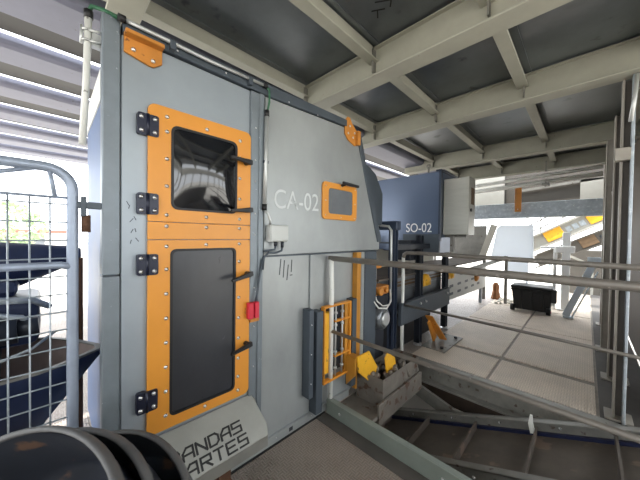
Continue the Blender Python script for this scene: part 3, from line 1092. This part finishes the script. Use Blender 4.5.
build('skirt', slab(2.455, 2.478, -0.108, -0.082), 'skirt', pc)
for k in range(8):
    x = -1.75 + 0.38 * k
    b = slab(1.88, 2.44, -0.105, -0.035, x, x + 0.012)
    build('cleat', b, 'belt', pc)
b = MB()
b.loft([[(-0.262, 2.44, 0.03), (-0.248, 2.44, 0.03), (-0.248, 2.452, 0.03), (-0.262, 2.452, 0.03)], [(-0.27, 2.43, -0.03), (-0.24, 2.43, -0.03), (-0.24, 2.445, -0.03), (-0.27, 2.445, -0.03)], [(-0.255, 2.42, -0.09), (-0.225, 2.42, -0.08), (-0.225, 2.435, -0.08), (-0.255, 2.435, -0.09)]])
build('torn_skirt', b, 'white', pc)
for x in (-1.9, 1.0):
    for y in (1.81, 2.49):
        b = MB()
        b.bar((x, y, -1.1), (x, y, zc_(x) - 0.2), 0.06, 0.06, (1, 0, 0))
        build('leg', b, 'oldsteel', pc)
b = MB()
b.bar((-1.62, 2.70, -0.16), (-0.55, 2.62, -0.42), 0.03, 0.12)
tag(build('brace_bar', b, 'oldsteel', None, org=(-1.6, 2.7, -0.2)), 'slanting steel brace below the far deck edge', 'brace')

# ================================================================== DISCHARGE SPOUT, YELLOW BRACKET
sp = empty('discharge_spout', (-1.2, 1.95, -0.2), 'dirty grey discharge spout at the cabinet foot with yellow bracket on it', 'spout')
b = MB()
b.loft([[(-1.32, 1.78, z), (-1.32, 2.40, z), (-1.08, 2.40, z), (-1.08, 1.80, z)] for z in (-0.02, 0.20)], True, False)
build('box', b, 'dirtysteel', sp, 0.003)
b = MB()
b.box(-1.40, 1.55, -0.05, -1.06, 2.42, -0.02)
b.box(-1.07, 1.70, -0.10, -1.05, 2.42, 0.06)
build('base_plate', b, 'dirtysteel', sp, 0.003)
b = MB()
b.prism([(1.64, 0.385), (1.80, 0.385), (1.92, 0.22), (1.85, 0.10), (1.66, 0.26)], 'x', -1.222, -1.208)
build('bracket', b, 'yellow', sp, 0.003)
b = MB()
b.prism([(-1.31, 0.14), (-1.222, 0.24), (-1.222, 0.375), (-1.31, 0.375)], 'y', 1.63, 1.645)
b.box(-1.31, 1.645, 0.36, -1.222, 1.70, 0.375)
build('bracket_side', b, 'strip', sp, 0.003)
b = MB()
b.prism([(1.98, 0.12), (2.12, 0.18), (2.10, 0.26), (1.98, 0.34), (1.94, 0.30)], 'x', -1.16, -1.148)
build('bracket', b, 'yellow', sp, 0.003)
b = MB()
for k in range(46):
    x, y, r_ = random.uniform(-1.30, -1.10), random.uniform(1.82, 2.36), random.uniform(.012, .034)
    b.lathe([(0.001, r_ * .8), (r_ * .7, r_ * .5), (r_, -.01), (r_ * .8, -.1), (0.001, -.1)], (x, y, 0.17 + random.uniform(-.03, .03)), (random.uniform(-.5, .5), random.uniform(-.5, .5), 1), 6)
mk = build('muck', b, 'dirtysteel', sp)
mk['kind'] = 'stuff'

# ================================================================== SECOND SORTER (SO-02)
so = empty('optical_sorter', (-1.7, 3.2, 0), 'blue-grey machine hopper lettered SO-02 on dark legs behind the cabinet', 'machine')
b = MB()
b.loft([[(-2.45, 3.40, z), (-1.30, 3.40, z), (-1.30, 3.93, z), (-2.45, 3.93, z)] for z in (1.10, 2.12)])
build('housing', b, 'blue', so, 0.01, seg=2)
b = MB()
b.box(-1.34, 3.37, 2.12, -1.27, 3.95, 2.135)
b.box(-1.30, 3.37, 1.25, -1.275, 3.43, 2.12)
build('edge_trim', b, 'bluedark', so, 0.003)
b = MB()
b.box(-1.76, 3.36, 1.10, -1.28, 3.40, 1.34)
b.box(-2.4, 3.37, 1.20, -1.76, 3.40, 1.225)
build('lower_panel', b, 'darkframe', so, 0.004)
text_mesh('lettering', 'SO-02', 0.165, 'letter', so, (-1.735, 3.393, 1.365), (1, 0, 0), (0, 0, 1), 0.001, 0.82)
b = MB()
b.tube([(-1.46, 3.44, 2.12), (-1.46, 3.44, 2.2)], 0.012, 8)
b.lathe([(0.014, 0), (0.03, 0.0), (0.03, 0.012), (0.014, 0.012), (0.014, 0)], (-1.46, 3.434, 2.21), (0, 1, 0), 12)
build('lifting_eye', b, 'oldsteel', so)
# legs
for (y, zt) in ((2.52, 1.40), (3.14, 1.32), (3.98, 1.16)):
    b = MB()
    b.box(-1.46, y - 0.03, 0.03, -1.39, y - 0.02, zt)
    b.box(-1.46, y + 0.03, 0.03, -1.39, y + 0.04, zt)
    b.box(-1.43, y - 0.03, 0.03, -1.415, y + 0.04, zt)
    lg = build('leg', b, 'bluedark' if y < 3 else 'dark', so)
    b = MB()
    b.tube([(-1.425, y, 0.0), (-1.425, y, 0.012)], 0.05, 12)
    b.tube([(-1.425, y, 0.012), (-1.425, y, 0.05)], 0.018, 8)
    build('levelling_foot', b, 'bolt', lg)
    b = MB()
    b.box(-2.3, y - 0.03, 0.03, -2.23, y + 0.04, zt)
    build('leg', b, 'dark', so)
b = MB()
b.box(-2.40, 2.45, 0.0, -2.37, 5.6, 1.14)
build('back_screen', b, 'darkframe', so)
b = MB()
b.box(-1.72, 2.47, 1.37, -1.36, 2.56, 1.46)
build('head_beam', b, 'bluedark', so, 0.006)
b = MB()
b.box(-1.46, 2.56, 1.16, -1.39, 4.02, 1.22)
b.box(-1.74, 3.0, 1.02, -1.47, 3.2, 1.26)
build('top_beam', b, 'dark', so, 0.004)
b = MB()
b.box(-1.40, 2.60, 0.36, -1.36, 4.0, 0.595)
b.box(-1.40, 2.60, 0.585, -1.34, 4.0, 0.597)
sb = build('side_beam', b, 'darkframe', so, 0.003)
for y in (3.05, 3.2, 3.9):
    b = MB()
    b.tube([(-1.36, y, 0.53), (-1.345, y, 0.53)], 0.014, 8)
    build('bolt', b, 'bolt', sb)
b = MB()
b.tube([(-1.40, 2.44, 0.7), (-1.40, 2.44, 1.36), (-1.44, 2.45, 1.405), (-1.56, 2.46, 1.42), (-1.68, 2.46, 1.41)], 0.012, 8)
build('air_pipe', b, 'conduit', so)

# electrical box on the side of the sorter
eb = empty('control_box', (-1.1, 3.6, 1.33), 'pale brushed-metal control box on the right of the blue-grey hopper', 'box')
b = MB()
b.box(-1.274, 3.46, 1.335, -1.00, 3.70, 2.02)
build('housing', b, 'stainless', eb, 0.006)
b = MB()
b.box(-1.0, 3.46, 1.335, -0.985, 3.70, 2.02)
dr = build('door', b, 'stainless', eb, 0.004)
b = MB()
b.tube([(-0.985, 3.53, 1.63), (-0.972, 3.53, 1.63)], 0.02, 10)
build('lock', b, 'blackm', dr)
b = MB()
b.box(-0.985, 3.54, 1.70, -0.982, 3.66, 1.90)
build('nameplate', b, 'brown', dr)
b = MB()
b.box(-1.30, 3.60, 1.30, -1.05, 3.66, 1.336)
b.box(-1.20, 3.50, 1.12, -1.16, 3.56, 1.335)
build('bracket', b, 'oldsteel', eb)

# belt conveyor under the sorter
bc = empty('belt_conveyor', (-1.6, 4.2, 0.4), 'grey belt conveyor with yellow bearings running under the blue-grey hopper', 'conveyor')
b = MB()
b.box(-1.50, 2.30, 0.44, -1.48, 4.0, 0.86)
b.box(-1.49, 2.30, 0.83, -1.46, 4.0, 0.85)
b.box(-1.49, 2.30, 0.70, -1.47, 4.0, 0.715)
b.box(-2.06, 2.30, 0.62, -2.04, 6.3, 0.84)
build('frame', b, 'motor', bc, 0.003)
b = MB()
b.box(-2.03, 2.30, 0.85, -1.45, 6.3, 0.87)
build('belt', b, 'belt', bc)
b = MB()
b.box(-2.10, 2.30, 0.84, -2.08, 5.2, 1.12)
build('cover_sheet', b, 'cream', bc, 0.003)
b = MB()
b.box(-1.482, 2.50, 0.745, -1.468, 4.0, 0.765)
b.box(-1.482, 2.50, 0.785, -1.468, 4.0, 0.80)
build('wear_strip', b, 'brown', bc)
for y in (3.42, 4.3):
    b = MB()
    b.box(-1.48, y - 0.11, 0.68, -1.435, y + 0.11, 0.76)
    b.lathe([(0.001, 0.03), (0.03, 0.03), (0.075, 0.0), (0.08, -0.04)], (-1.435, y, 0.75), (1, 0, 0), 14)
    build('bearing', b, 'yellow', bc, 0.003)
b = MB()
b.prism([(4.02, 0.36), (6.3, 0.30), (6.3, 0.74), (4.02, 0.72)], 'x', -1.48, -1.45)
tr_ = build('trough_side', b, 'boxgrey', bc, 0.004)
for k in range(5):
    for j in range(2):
        b = MB()
        y = 4.25 + 0.36 * k
        b.prism(rr(y, 0.42 + .12 * j, y + 0.16, 0.46 + .12 * j, 0.015, 2), 'x', -1.452, -1.447)
        build('slot', b, 'darkframe', tr_)
b = MB()
b.lathe([(0.001, 0.05), (0.05, 0.05), (0.09, 0.02), (0.09, 0.0)], (-1.45, 5.6, 0.58), (1, 0, 0), 14)
build('bearing', b, 'orange_old', bc)
for y in (4.2, 6.1):
    b = MB()
    b.box(-1.52, y, 0.0, -1.47, y + .06, 0.62)
    build('leg', b, 'galv', bc)
b = MB()
b.bar((-1.44, 4.7, 0.73), (-1.12, 6.4, 0.92), 0.05, 0.06)
b.bar((-1.12, 6.4, 0.92), (-1.12, 6.4, 0.0), 0.05, 0.05, (1, 0, 0))
build('return_arm', b, 'oldsteel', bc)

# gear motor with cables beside the support post
gm = empty('gear_motor', (-1.42, 2.2, 0.3), 'silver motor with yellow gear housing and looped cables beside the dark leg', 'motor')
b = MB()
b.tube([(-1.60, 2.21, 0.53), (-1.34, 2.21, 0.53), (-1.32, 2.21, 0.53)], [0.105, 0.105, 0.085], 18)
build('motor_body', b, 'motor', gm)
b = MB()
b.tube([(-1.32, 2.21, 0.53), (-1.30, 2.21, 0.53)], [0.075, 0.055], 16)
build('end_cap', b, 'conduit', gm)
b = MB()
b.box(-1.56, 2.12, 0.75, -1.36, 2.34, 0.83)
b.tube([(-1.36, 2.15, 0.79), (-1.32, 2.15, 0.79)], 0.036, 12)
b.tube([(-1.36, 2.27, 0.79), (-1.33, 2.27, 0.79)], 0.026, 10)
build('gear_housing', b, 'orange_old', gm, 0.015, seg=2)
b = MB()
b.box(-1.58, 2.13, 0.62, -1.37, 2.33, 0.75)
build('valve_block', b, 'dark', gm, 0.01)
b = MB()
b.box(-1.58, 2.10, 0.35, -1.54, 2.40, 0.90)
b.box(-1.5, 2.13, 0.05, -1.42, 2.36, 0.44)
build('mounting_plate', b, 'dark', gm, 0.004)
for y in (2.10, 2.17):
    b = MB()
    b.tube([(-1.42, y + .02, 0.84), (-1.42, y + .02, 1.0)], 0.011, 8)
    build('rod', b, 'conduit', gm)
b = MB()
b.box(-1.46, 2.08, 1.0, -1.38, 2.24, 1.07)
build('clamp_block', b, 'orange_old', gm, 0.006)
b = MB()
b.tube([(-1.35, 2.02, 0.82), (-1.33, 2.03, 0.72), (-1.32, 2.10, 0.65), (-1.31, 2.22, 0.63), (-1.32, 2.31, 0.68), (-1.36, 2.36, 0.78)], 0.008, 8)
b.tube([(-1.35, 2.05, 0.81), (-1.32, 2.07, 0.72), (-1.31, 2.15, 0.665), (-1.30, 2.25, 0.66), (-1.33, 2.33, 0.73)], 0.006, 8)
build('cable', b, 'white', gm)
b = MB()
b.tube([(-1.42, 2.2, 0.0), (-1.42, 2.2, 0.06)], 0.05, 8)
b.bar((-1.42, 2.16, 0.05), (-1.42, 2.10, 0.40), 0.03, 0.03, (1, 0, 0))
build('foot', b, 'oldsteel', gm)

# dark crate-like drive base under the sorter
db = MB()
db.box(-2.2, 2.66, 0.0, -1.52, 3.75, 0.40)
db.box(-2.0, 2.72, 0.40, -1.6, 3.6, 0.46)
tag(build('drive_base', db, 'blackm', None, 0.02, org=(-1.8, 2.85, 0), seg=2), 'squat black drive base on the deck under the hopper legs', 'machine base')

# anchor plate and brown foot bracket on the deck
ap = empty('anchor_plate', (-1.2, 3.4, 0), 'steel anchor plate with brown foot bracket on the deck beside the legs', 'bracket')
b = MB()
b.box(-1.37, 3.12, 0.001, -1.10, 3.74, 0.014)
pl = build('plate', b, 'oldsteel', ap, 0.002)
for x, y in ((-1.16, 3.2), (-1.16, 3.66), (-1.31, 3.66)):
    b = MB()
    b.tube([(x, y, 0.014), (x, y, 0.035)], 0.02, 6)
    build('bolt', b, 'dark', pl)
b = MB()
b.bar((-1.32, 3.20, 0.36), (-1.24, 3.46, 0.03), 0.09, 0.015, (0, 1, .6))
b.bar((-1.33, 3.24, 0.30), (-1.32, 3.40, 0.03), 0.02, 0.10, (0, 1, .6))
build('foot_bracket', b, 'orange_old', ap, 0.003)

# ================================================================== RIGHT-HAND COLUMNS
def column(x, y, d, wd, label, zt=2.445, boxed=False):
    c = empty('steel_column', (x, y, 0), label, 'column')
    b = MB()
    b.box(x - wd / 2, y - d / 2, 0.012, x - wd / 2 + 0.012, y + d / 2, zt)
    build('flange', b, 'column', c, 0.003)
    b = MB()
    b.box(x + wd / 2 - 0.012, y - d / 2, 0.012, x + wd / 2, y + d / 2, zt)
    build('flange', b, 'column', c, 0.003)
    b = MB()
    if boxed:
        b.box(x - wd / 2 + 0.012, y - d / 2 + .004, 0.012, x + wd / 2 - 0.012, y + d / 2 - .004, zt)
    else:
        b.box(x - wd / 2 + 0.012, y - 0.006, 0.012, x + wd / 2 - 0.012, y + 0.006, zt)
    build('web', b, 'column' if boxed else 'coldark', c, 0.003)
    b = MB()
    b.box(x - wd / 2 - 0.04, y - d / 2 - 0.03, -0.004, x + wd / 2 + 0.04, y + d / 2 + 0.03, 0.012)
    build('foot_plate', b, 'column', c, 0.002)
    return c
c1 = column(0.193, 2.94, 0.10, 0.062, 'nearest grey steel column at the right end of the deck rail')
b = MB()
b.box(0.205, 2.84, 0.0, 0.222, 2.89, 2.46)
build('edge_flange', b, 'galv', c1, 0.003)
b = MB()
b.box(0.13, 2.84, 1.86, 0.21, 2.90, 1.95)
build('bracket', b, 'column', c1, 0.004)
b = MB()
b.tube([(0.20, 2.83, 2.12), (0.215, 2.83, 2.28), (0.225, 2.83, 2.44)], 0.012, 8)
build('conduit', b, 'conduit', c1)
c2 = column(0.215, 3.72, 0.10, 0.10, 'second grey steel column behind the nearest column')
c3 = column(0.195, 4.62, 0.16, 0.10, 'third steel column with a pale diagonal brace behind the nearer columns', boxed=True)
b = MB()
b.bar((0.20, 4.50, 1.85), (0.27, 4.50, 1.32), 0.02, 0.02, (0, 1, 0))
build('brace', b, 'brightw', c3)
c4 = column(0.22, 5.95, 0.12, 0.10, 'farthest steel column beside the galvanised cross beam')

# pipes under the ceiling at the back
for (y, z, r_, lab) in ((5.2, 2.26, 0.026, 'upper of two thin pale pipes slung under the far ceiling'), (5.3, 2.18, 0.034, 'lower of two thin pale pipes slung under the far ceiling')):
    b = MB()
    b.tube([(-1.9, y, z - 0.10), (0.14, y, z + 0.02)], r_, 8)
    tag(build('ceiling_pipe', b, 'white', None, org=(-0.8, y, z)), lab, 'pipe')
ph = empty('pipe_hanger', (-0.45, 5.25, 2.45), 'small steel pipe hanger holding the thin far ceiling pipes', 'hanger')
b = MB()
b.bar((-0.45, 5.24, 2.08), (-0.45, 5.24, 2.47), 0.02, 0.02, (1, 0, 0))
b.box(-0.49, 5.16, 2.10, -0.41, 5.34, 2.13)
build('strap', b, 'oldsteel', ph)
oh = empty('orange_hanger', (-0.92, 6.18, 1.82), 'rust-spotted orange hanger strap bolted over the galvanised cross beam', 'bracket')
b = MB()
b.box(-0.975, 6.20, 1.80, -0.875, 6.215, 2.30)
b.box(-0.99, 6.14, 2.29, -0.86, 6.24, 2.32)
b.box(-0.975, 6.19, 1.80, -0.96, 6.20, 2.30)
h_ = build('strap', b, 'orange_old', oh, 0.004)
piece('bolt', BOLT, (-0.925, 6.198, 1.85), h_, ROT_NEGY)

# ================================================================== FAR END OF THE DECK
pp = empty('pale_chute_panel', (-1.0, 6.5, 0), 'big pale blue-white chute panel leaning under the galvanised beam', 'panel')
b = MB()
b.prism([(-1.40, 0.86), (-0.70, 0.86), (-0.715, 1.56), (-1.235, 1.56), (-1.30, 1.50)], 'y', 6.42, 6.46)
build('sheet', b, 'milky', pp, 0.006)
b = MB()
b.box(-1.15, 6.47, 0.60, -0.78, 6.50, 0.88)
b.box(-1.15, 6.47, 0.0, -1.12, 6.50, 0.60)
b.box(-0.81, 6.47, 0.0, -0.78, 6.50, 0.60)
build('lower_sheet', b, 'milky', pp, 0.004)
b = MB()
b.bar((-1.56, 6.40, 0.86), (-1.34, 6.40, 1.57), 0.12, 0.03, (0, 1, 0))
build('side_flange', b, 'cream', pp, 0.004)
b = MB()
b.box(-2.6, 6.5, 0.86, -1.5, 6.54, 1.56)
b.box(-2.6, 6.5, 0.0, -2.54, 6.54, 0.86)
b.box(-1.56, 6.5, 0.0, -1.5, 6.54, 0.86)
tag(build('grey_screen', b, 'oldsteel', None, 0.004, org=(-1.9, 6.5, 0.86)), 'flat grey screen between the control box and the pale chute panel', 'screen')

tc = empty('tool_case', (-0.65, 6.4, 0), 'black wheeled plastic tool case standing on the far deck', 'case')
b = MB()
b.loft([[(-0.92 - e, 6.0 - e, z), (-0.42 + e, 6.0 - e, z), (-0.42 + e, 6.32 + e, z), (-0.92 - e, 6.32 + e, z)] for z, e in ((0.03, 0.0), (0.36, 0.03), (0.37, 0.045), (0.40, 0.045))])
build('body', b, 'blackm', tc, 0.01)
b = MB()
b.loft([[(-0.97, 5.95, z), (-0.37, 5.95, z), (-0.37, 6.37, z), (-0.97, 6.37, z)] for z in (0.402, 0.46)])
build('lid', b, 'blackm', tc, 0.02, seg=2)
for x in (-0.82, -0.67, -0.52):
    b = MB()
    b.box(x - .02, 5.955, 0.05, x + .02, 5.985, 0.38)
    build('rib', b, 'rubber', tc, 0.004)
for x in (-0.93, -0.43):
    b = MB()
    b.tube([(x - .03, 5.96, 0.06), (x + .03, 5.96, 0.06)], 0.06, 14)
    build('wheel', b, 'rubber', tc)
    b = MB()
    b.tube([(x + (.03 if x > -.6 else -.03), 5.96, 0.06), (x + (.036 if x > -.6 else -.036), 5.96, 0.06)], 0.022, 10)
    build('hub', b, 'red', tc)
b = MB()
b.box(-0.40, 6.05, 0.16, -0.36, 6.10, 0.36)
build('tag', b, 'white', tc)
b = MB()
b.box(-0.40, 5.95, 0.22, -0.33, 6.02, 0.44)
build('latch', b, 'blackm', tc, 0.006)

rg = MB()
rg.loft([[(-1.36 + .07 * s_ * cos(t) * (1 + .3 * sin(3 * t)), 6.75 + .07 * s_ * sin(t), z * .95) for t in [k * pi / 5 for k in range(10)]] for z, s_ in ((0.0, 1.3), (0.06, 1.1), (0.18, 0.8), (0.30, 0.85), (0.37, 0.4))], True, True, False)
tag(build('oily_rag', rg, 'rag', None, org=(-1.36, 6.75, 0)), 'crumpled brown rag heap on the deck left of the black tool case', 'rag')
rb = MB()
for k in range(14):
    x, y, r_ = random.uniform(-1.3, -0.95), random.uniform(6.2, 6.8), random.uniform(.02, .06)
    rb.lathe([(0.001, r_), (r_ * .7, r_ * .6), (r_, 0), (0.001, 0)], (x, y, 0), (0, 0, 1), 6)
tag(build('debris', rb, 'cream', None, org=(-1.1, 6.5, 0)), 'scattered pale debris on the deck behind the brown rag', 'debris', kind='stuff')

ws = empty('white_stanchion', (-0.25, 6.5, 0), 'white square stanchion with clamp head standing behind the tool case', 'post')
b = MB()
b.box(-0.31, 6.60, 0.0, -0.20, 6.66, 1.42)
b.box(-0.36, 6.58, 0.0, -0.15, 6.70, 0.02)
build('post', b, 'brightw', ws, 0.006)
b = MB()
b.box(-0.40, 6.56, 1.05, -0.14, 6.72, 1.17)
b.box(-0.62, 6.60, 1.12, -0.40, 6.66, 1.16)
build('clamp_head', b, 'brightw', ws, 0.01)
b = MB()
b.box(-0.43, 6.61, 0.0, -0.38, 6.65, 1.12)
build('side_post', b, 'brightw', ws, 0.004)

ld = empty('leaning_strut', (0.0, 6.1, 0), 'galvanised channel strut leaning against the columns on the far deck', 'strut')
b = MB()
b.bar((-0.22, 6.05, 0.03), (0.10, 6.05, 0.95), 0.09, 0.05, (0, 1, 0))
build('channel', b, 'pale', ld, 0.004)
b = MB()
b.bar((-0.14, 6.0, 0.03), (0.14, 6.0, 0.80), 0.02, 0.02, (0, 1, 0))
b.box(-0.25, 6.0, 0.0, -0.12, 6.1, 0.03)
build('side_bar', b, 'pale', ld, 0.002)
b = MB()
b.box(0.02, 6.0, 0.92, 0.20, 6.1, 1.02)
build('head', b, 'pale', ld, 0.004)

# inclined conveyors outside, rising to the right
def incline(y, xa, za, slope, lab, dirty):
    o = empty('inclined_conveyor', (0, y, -0.6), lab, 'conveyor', None)
    L = 3.4
    def pt(s_, dz, dy=0.0):
        return (xa + s_, y + dy, za + slope * s_ + dz)
    b = MB()
    b.bar(pt(0, 0), pt(L, 0), 0.04, 0.30)
    b.bar(pt(0, 0.18, -.04), pt(L, 0.18, -.04), 0.10, 0.04)
    b.bar(pt(0, -0.18, -.04), pt(L, -0.18, -.04), 0.10, 0.04)
    b.bar(pt(0, 0, .7), pt(L, 0, .7), 0.04, 0.30)
    build('side_frame', b, 'slate' if dirty else 'greyp', o, 0.004)
    for dz in ((0.38, 0.58, 0.80) if not dirty else ()):
        b = MB()
        b.tube([pt(0.2, dz, .7), pt(L, dz, .7)], 0.018, 6)
        build('hand_rail', b, 'oldsteel', o)
    for q in range(3 if not dirty else 0):
        b = MB()
        b.bar(pt(0.5 + q, 0.1, .7), pt(0.5 + q, 0.80, .7), 0.03, 0.03, (1, 0, 0))
        build('rail_post', b, 'oldsteel', o)
    b = MB()
    b.bar(pt(0, 0.13, .35), pt(L, 0.13, .35), 0.66, 0.02)
    build('belt', b, 'darkfloor', o)
    for k in range(4):
        s_ = (0.66 if not dirty else 0.89) + (0.70 if not dirty else 1.3) * k
        b = MB()
        b.bar(pt(s_, 0.02, -.03), pt(s_ + 0.30, 0.02, -.03), 0.03, 0.24)
        build('guard', b, 'brown' if dirty else 'yellow', o, 0.006)
        for q in range(3):
            b = MB()
            b.bar(pt(s_ + 0.36 + .11 * q, 0.0, -.024), pt(s_ + 0.44 + .11 * q, 0.0, -.024), 0.012, 0.12)
            build('inspection_plate', b, 'dark' if dirty else 'galv', o, 0.004)
    for s_ in (0.3, 2.8):
        p = pt(s_, -0.15)
        b = MB()
        b.bar((p[0], y, -0.6), p, 0.08, 0.08, (1, 0, 0))
        build('leg', b, 'pale', o)
    return o
incline(8.3, -1.35, 0.92, 0.58, 'pale inclined conveyor with yellow guards rising outside beyond the deck', False)
incline(9.8, -1.0, 0.66, 0.55, 'dirty brown inclined conveyor rising below and behind the pale one', True)

b = MB()
b.box(-0.52, 10.9, -0.6, 0.9, 11.8, 0.98)
b.bar((-0.5, 10.88, 1.02), (0.9, 10.88, 1.5), 0.05, 0.08)
tag(build('dark_bunker', b, 'slate', None, 0.01, org=(0.2, 11.3, -0.6)), 'dark bunker wall outside under the dirty inclined conveyor', 'bunker')
b = MB()
b.bar((-0.45, 9.4, 0.95), (0.12, 9.4, 0.66), 0.05, 0.05)
b.bar((0.12, 9.4, -0.6), (0.12, 9.4, 0.66), 0.05, 0.05, (1, 0, 0))
tag(build('diagonal_strut', b, 'greyp', None, org=(0.1, 9.4, -0.6)), 'thin pale diagonal strut in front of the dark bunker outside', 'strut')

# ================================================================== OUTDOORS
b = MB()
b.box(-60, -60, -0.9, 60, 60, -0.6)
tag(build('ground', b, 'ground'), kind='structure')
for k, (x, y, s_, lab) in enumerate(((-22, -1.5, 2.6, 'pale sunlit tree far outside, seen through the mesh gate'),)):
    t = empty('tree', (x, y, -0.6), lab, 'tree')
    b = MB()
    b.tube([(x, y, -0.6), (x, y, 1.0)], 0.14, 8)
    build('trunk', b, 'bark', t)
    b = MB()
    for q in range(420):
        a, e, rr_ = random.uniform(0, 2 * pi), random.uniform(-1, 1), random.uniform(.5, 1) * s_ * .6
        c = V((x + cos(a) * rr_ * (1 - e * e) ** .5, y + sin(a) * rr_ * (1 - e * e) ** .5, 1.6 + e * s_ * .45))
        u = V((random.uniform(-1, 1), random.uniform(-1, 1), random.uniform(-1, 1))).normalized() * .16
        v = u.orthogonal().normalized() * .12
        b.bm.faces.new([b.bm.verts.new(c + d) for d in (u, v, -u, -v)])
    lf = build('crown', b, 'leaf', t, normals=False)
    lf['kind'] = 'stuff'
bd = empty('far_shed', (-30, 4.0, -0.6), 'long pale shed with red roof edge far outside on the left', 'building')
b = MB()
b.box(-31, -14, -0.6, -28, 1.2, 1.2)
build('wall', b, 'facade', bd)
b = MB()
b.box(-31.2, -14.2, 1.2, -27.8, 1.4, 1.42)
build('roof', b, 'redroof', bd)
for k in range(6):
    b = MB()
    y = -1.2 - k * 2
    b.box(-28.02, y, 0.1, -27.96, y + 1.0, 0.8)
    build('window', b, 'glass3', bd)

bpy.context.view_layer.update()
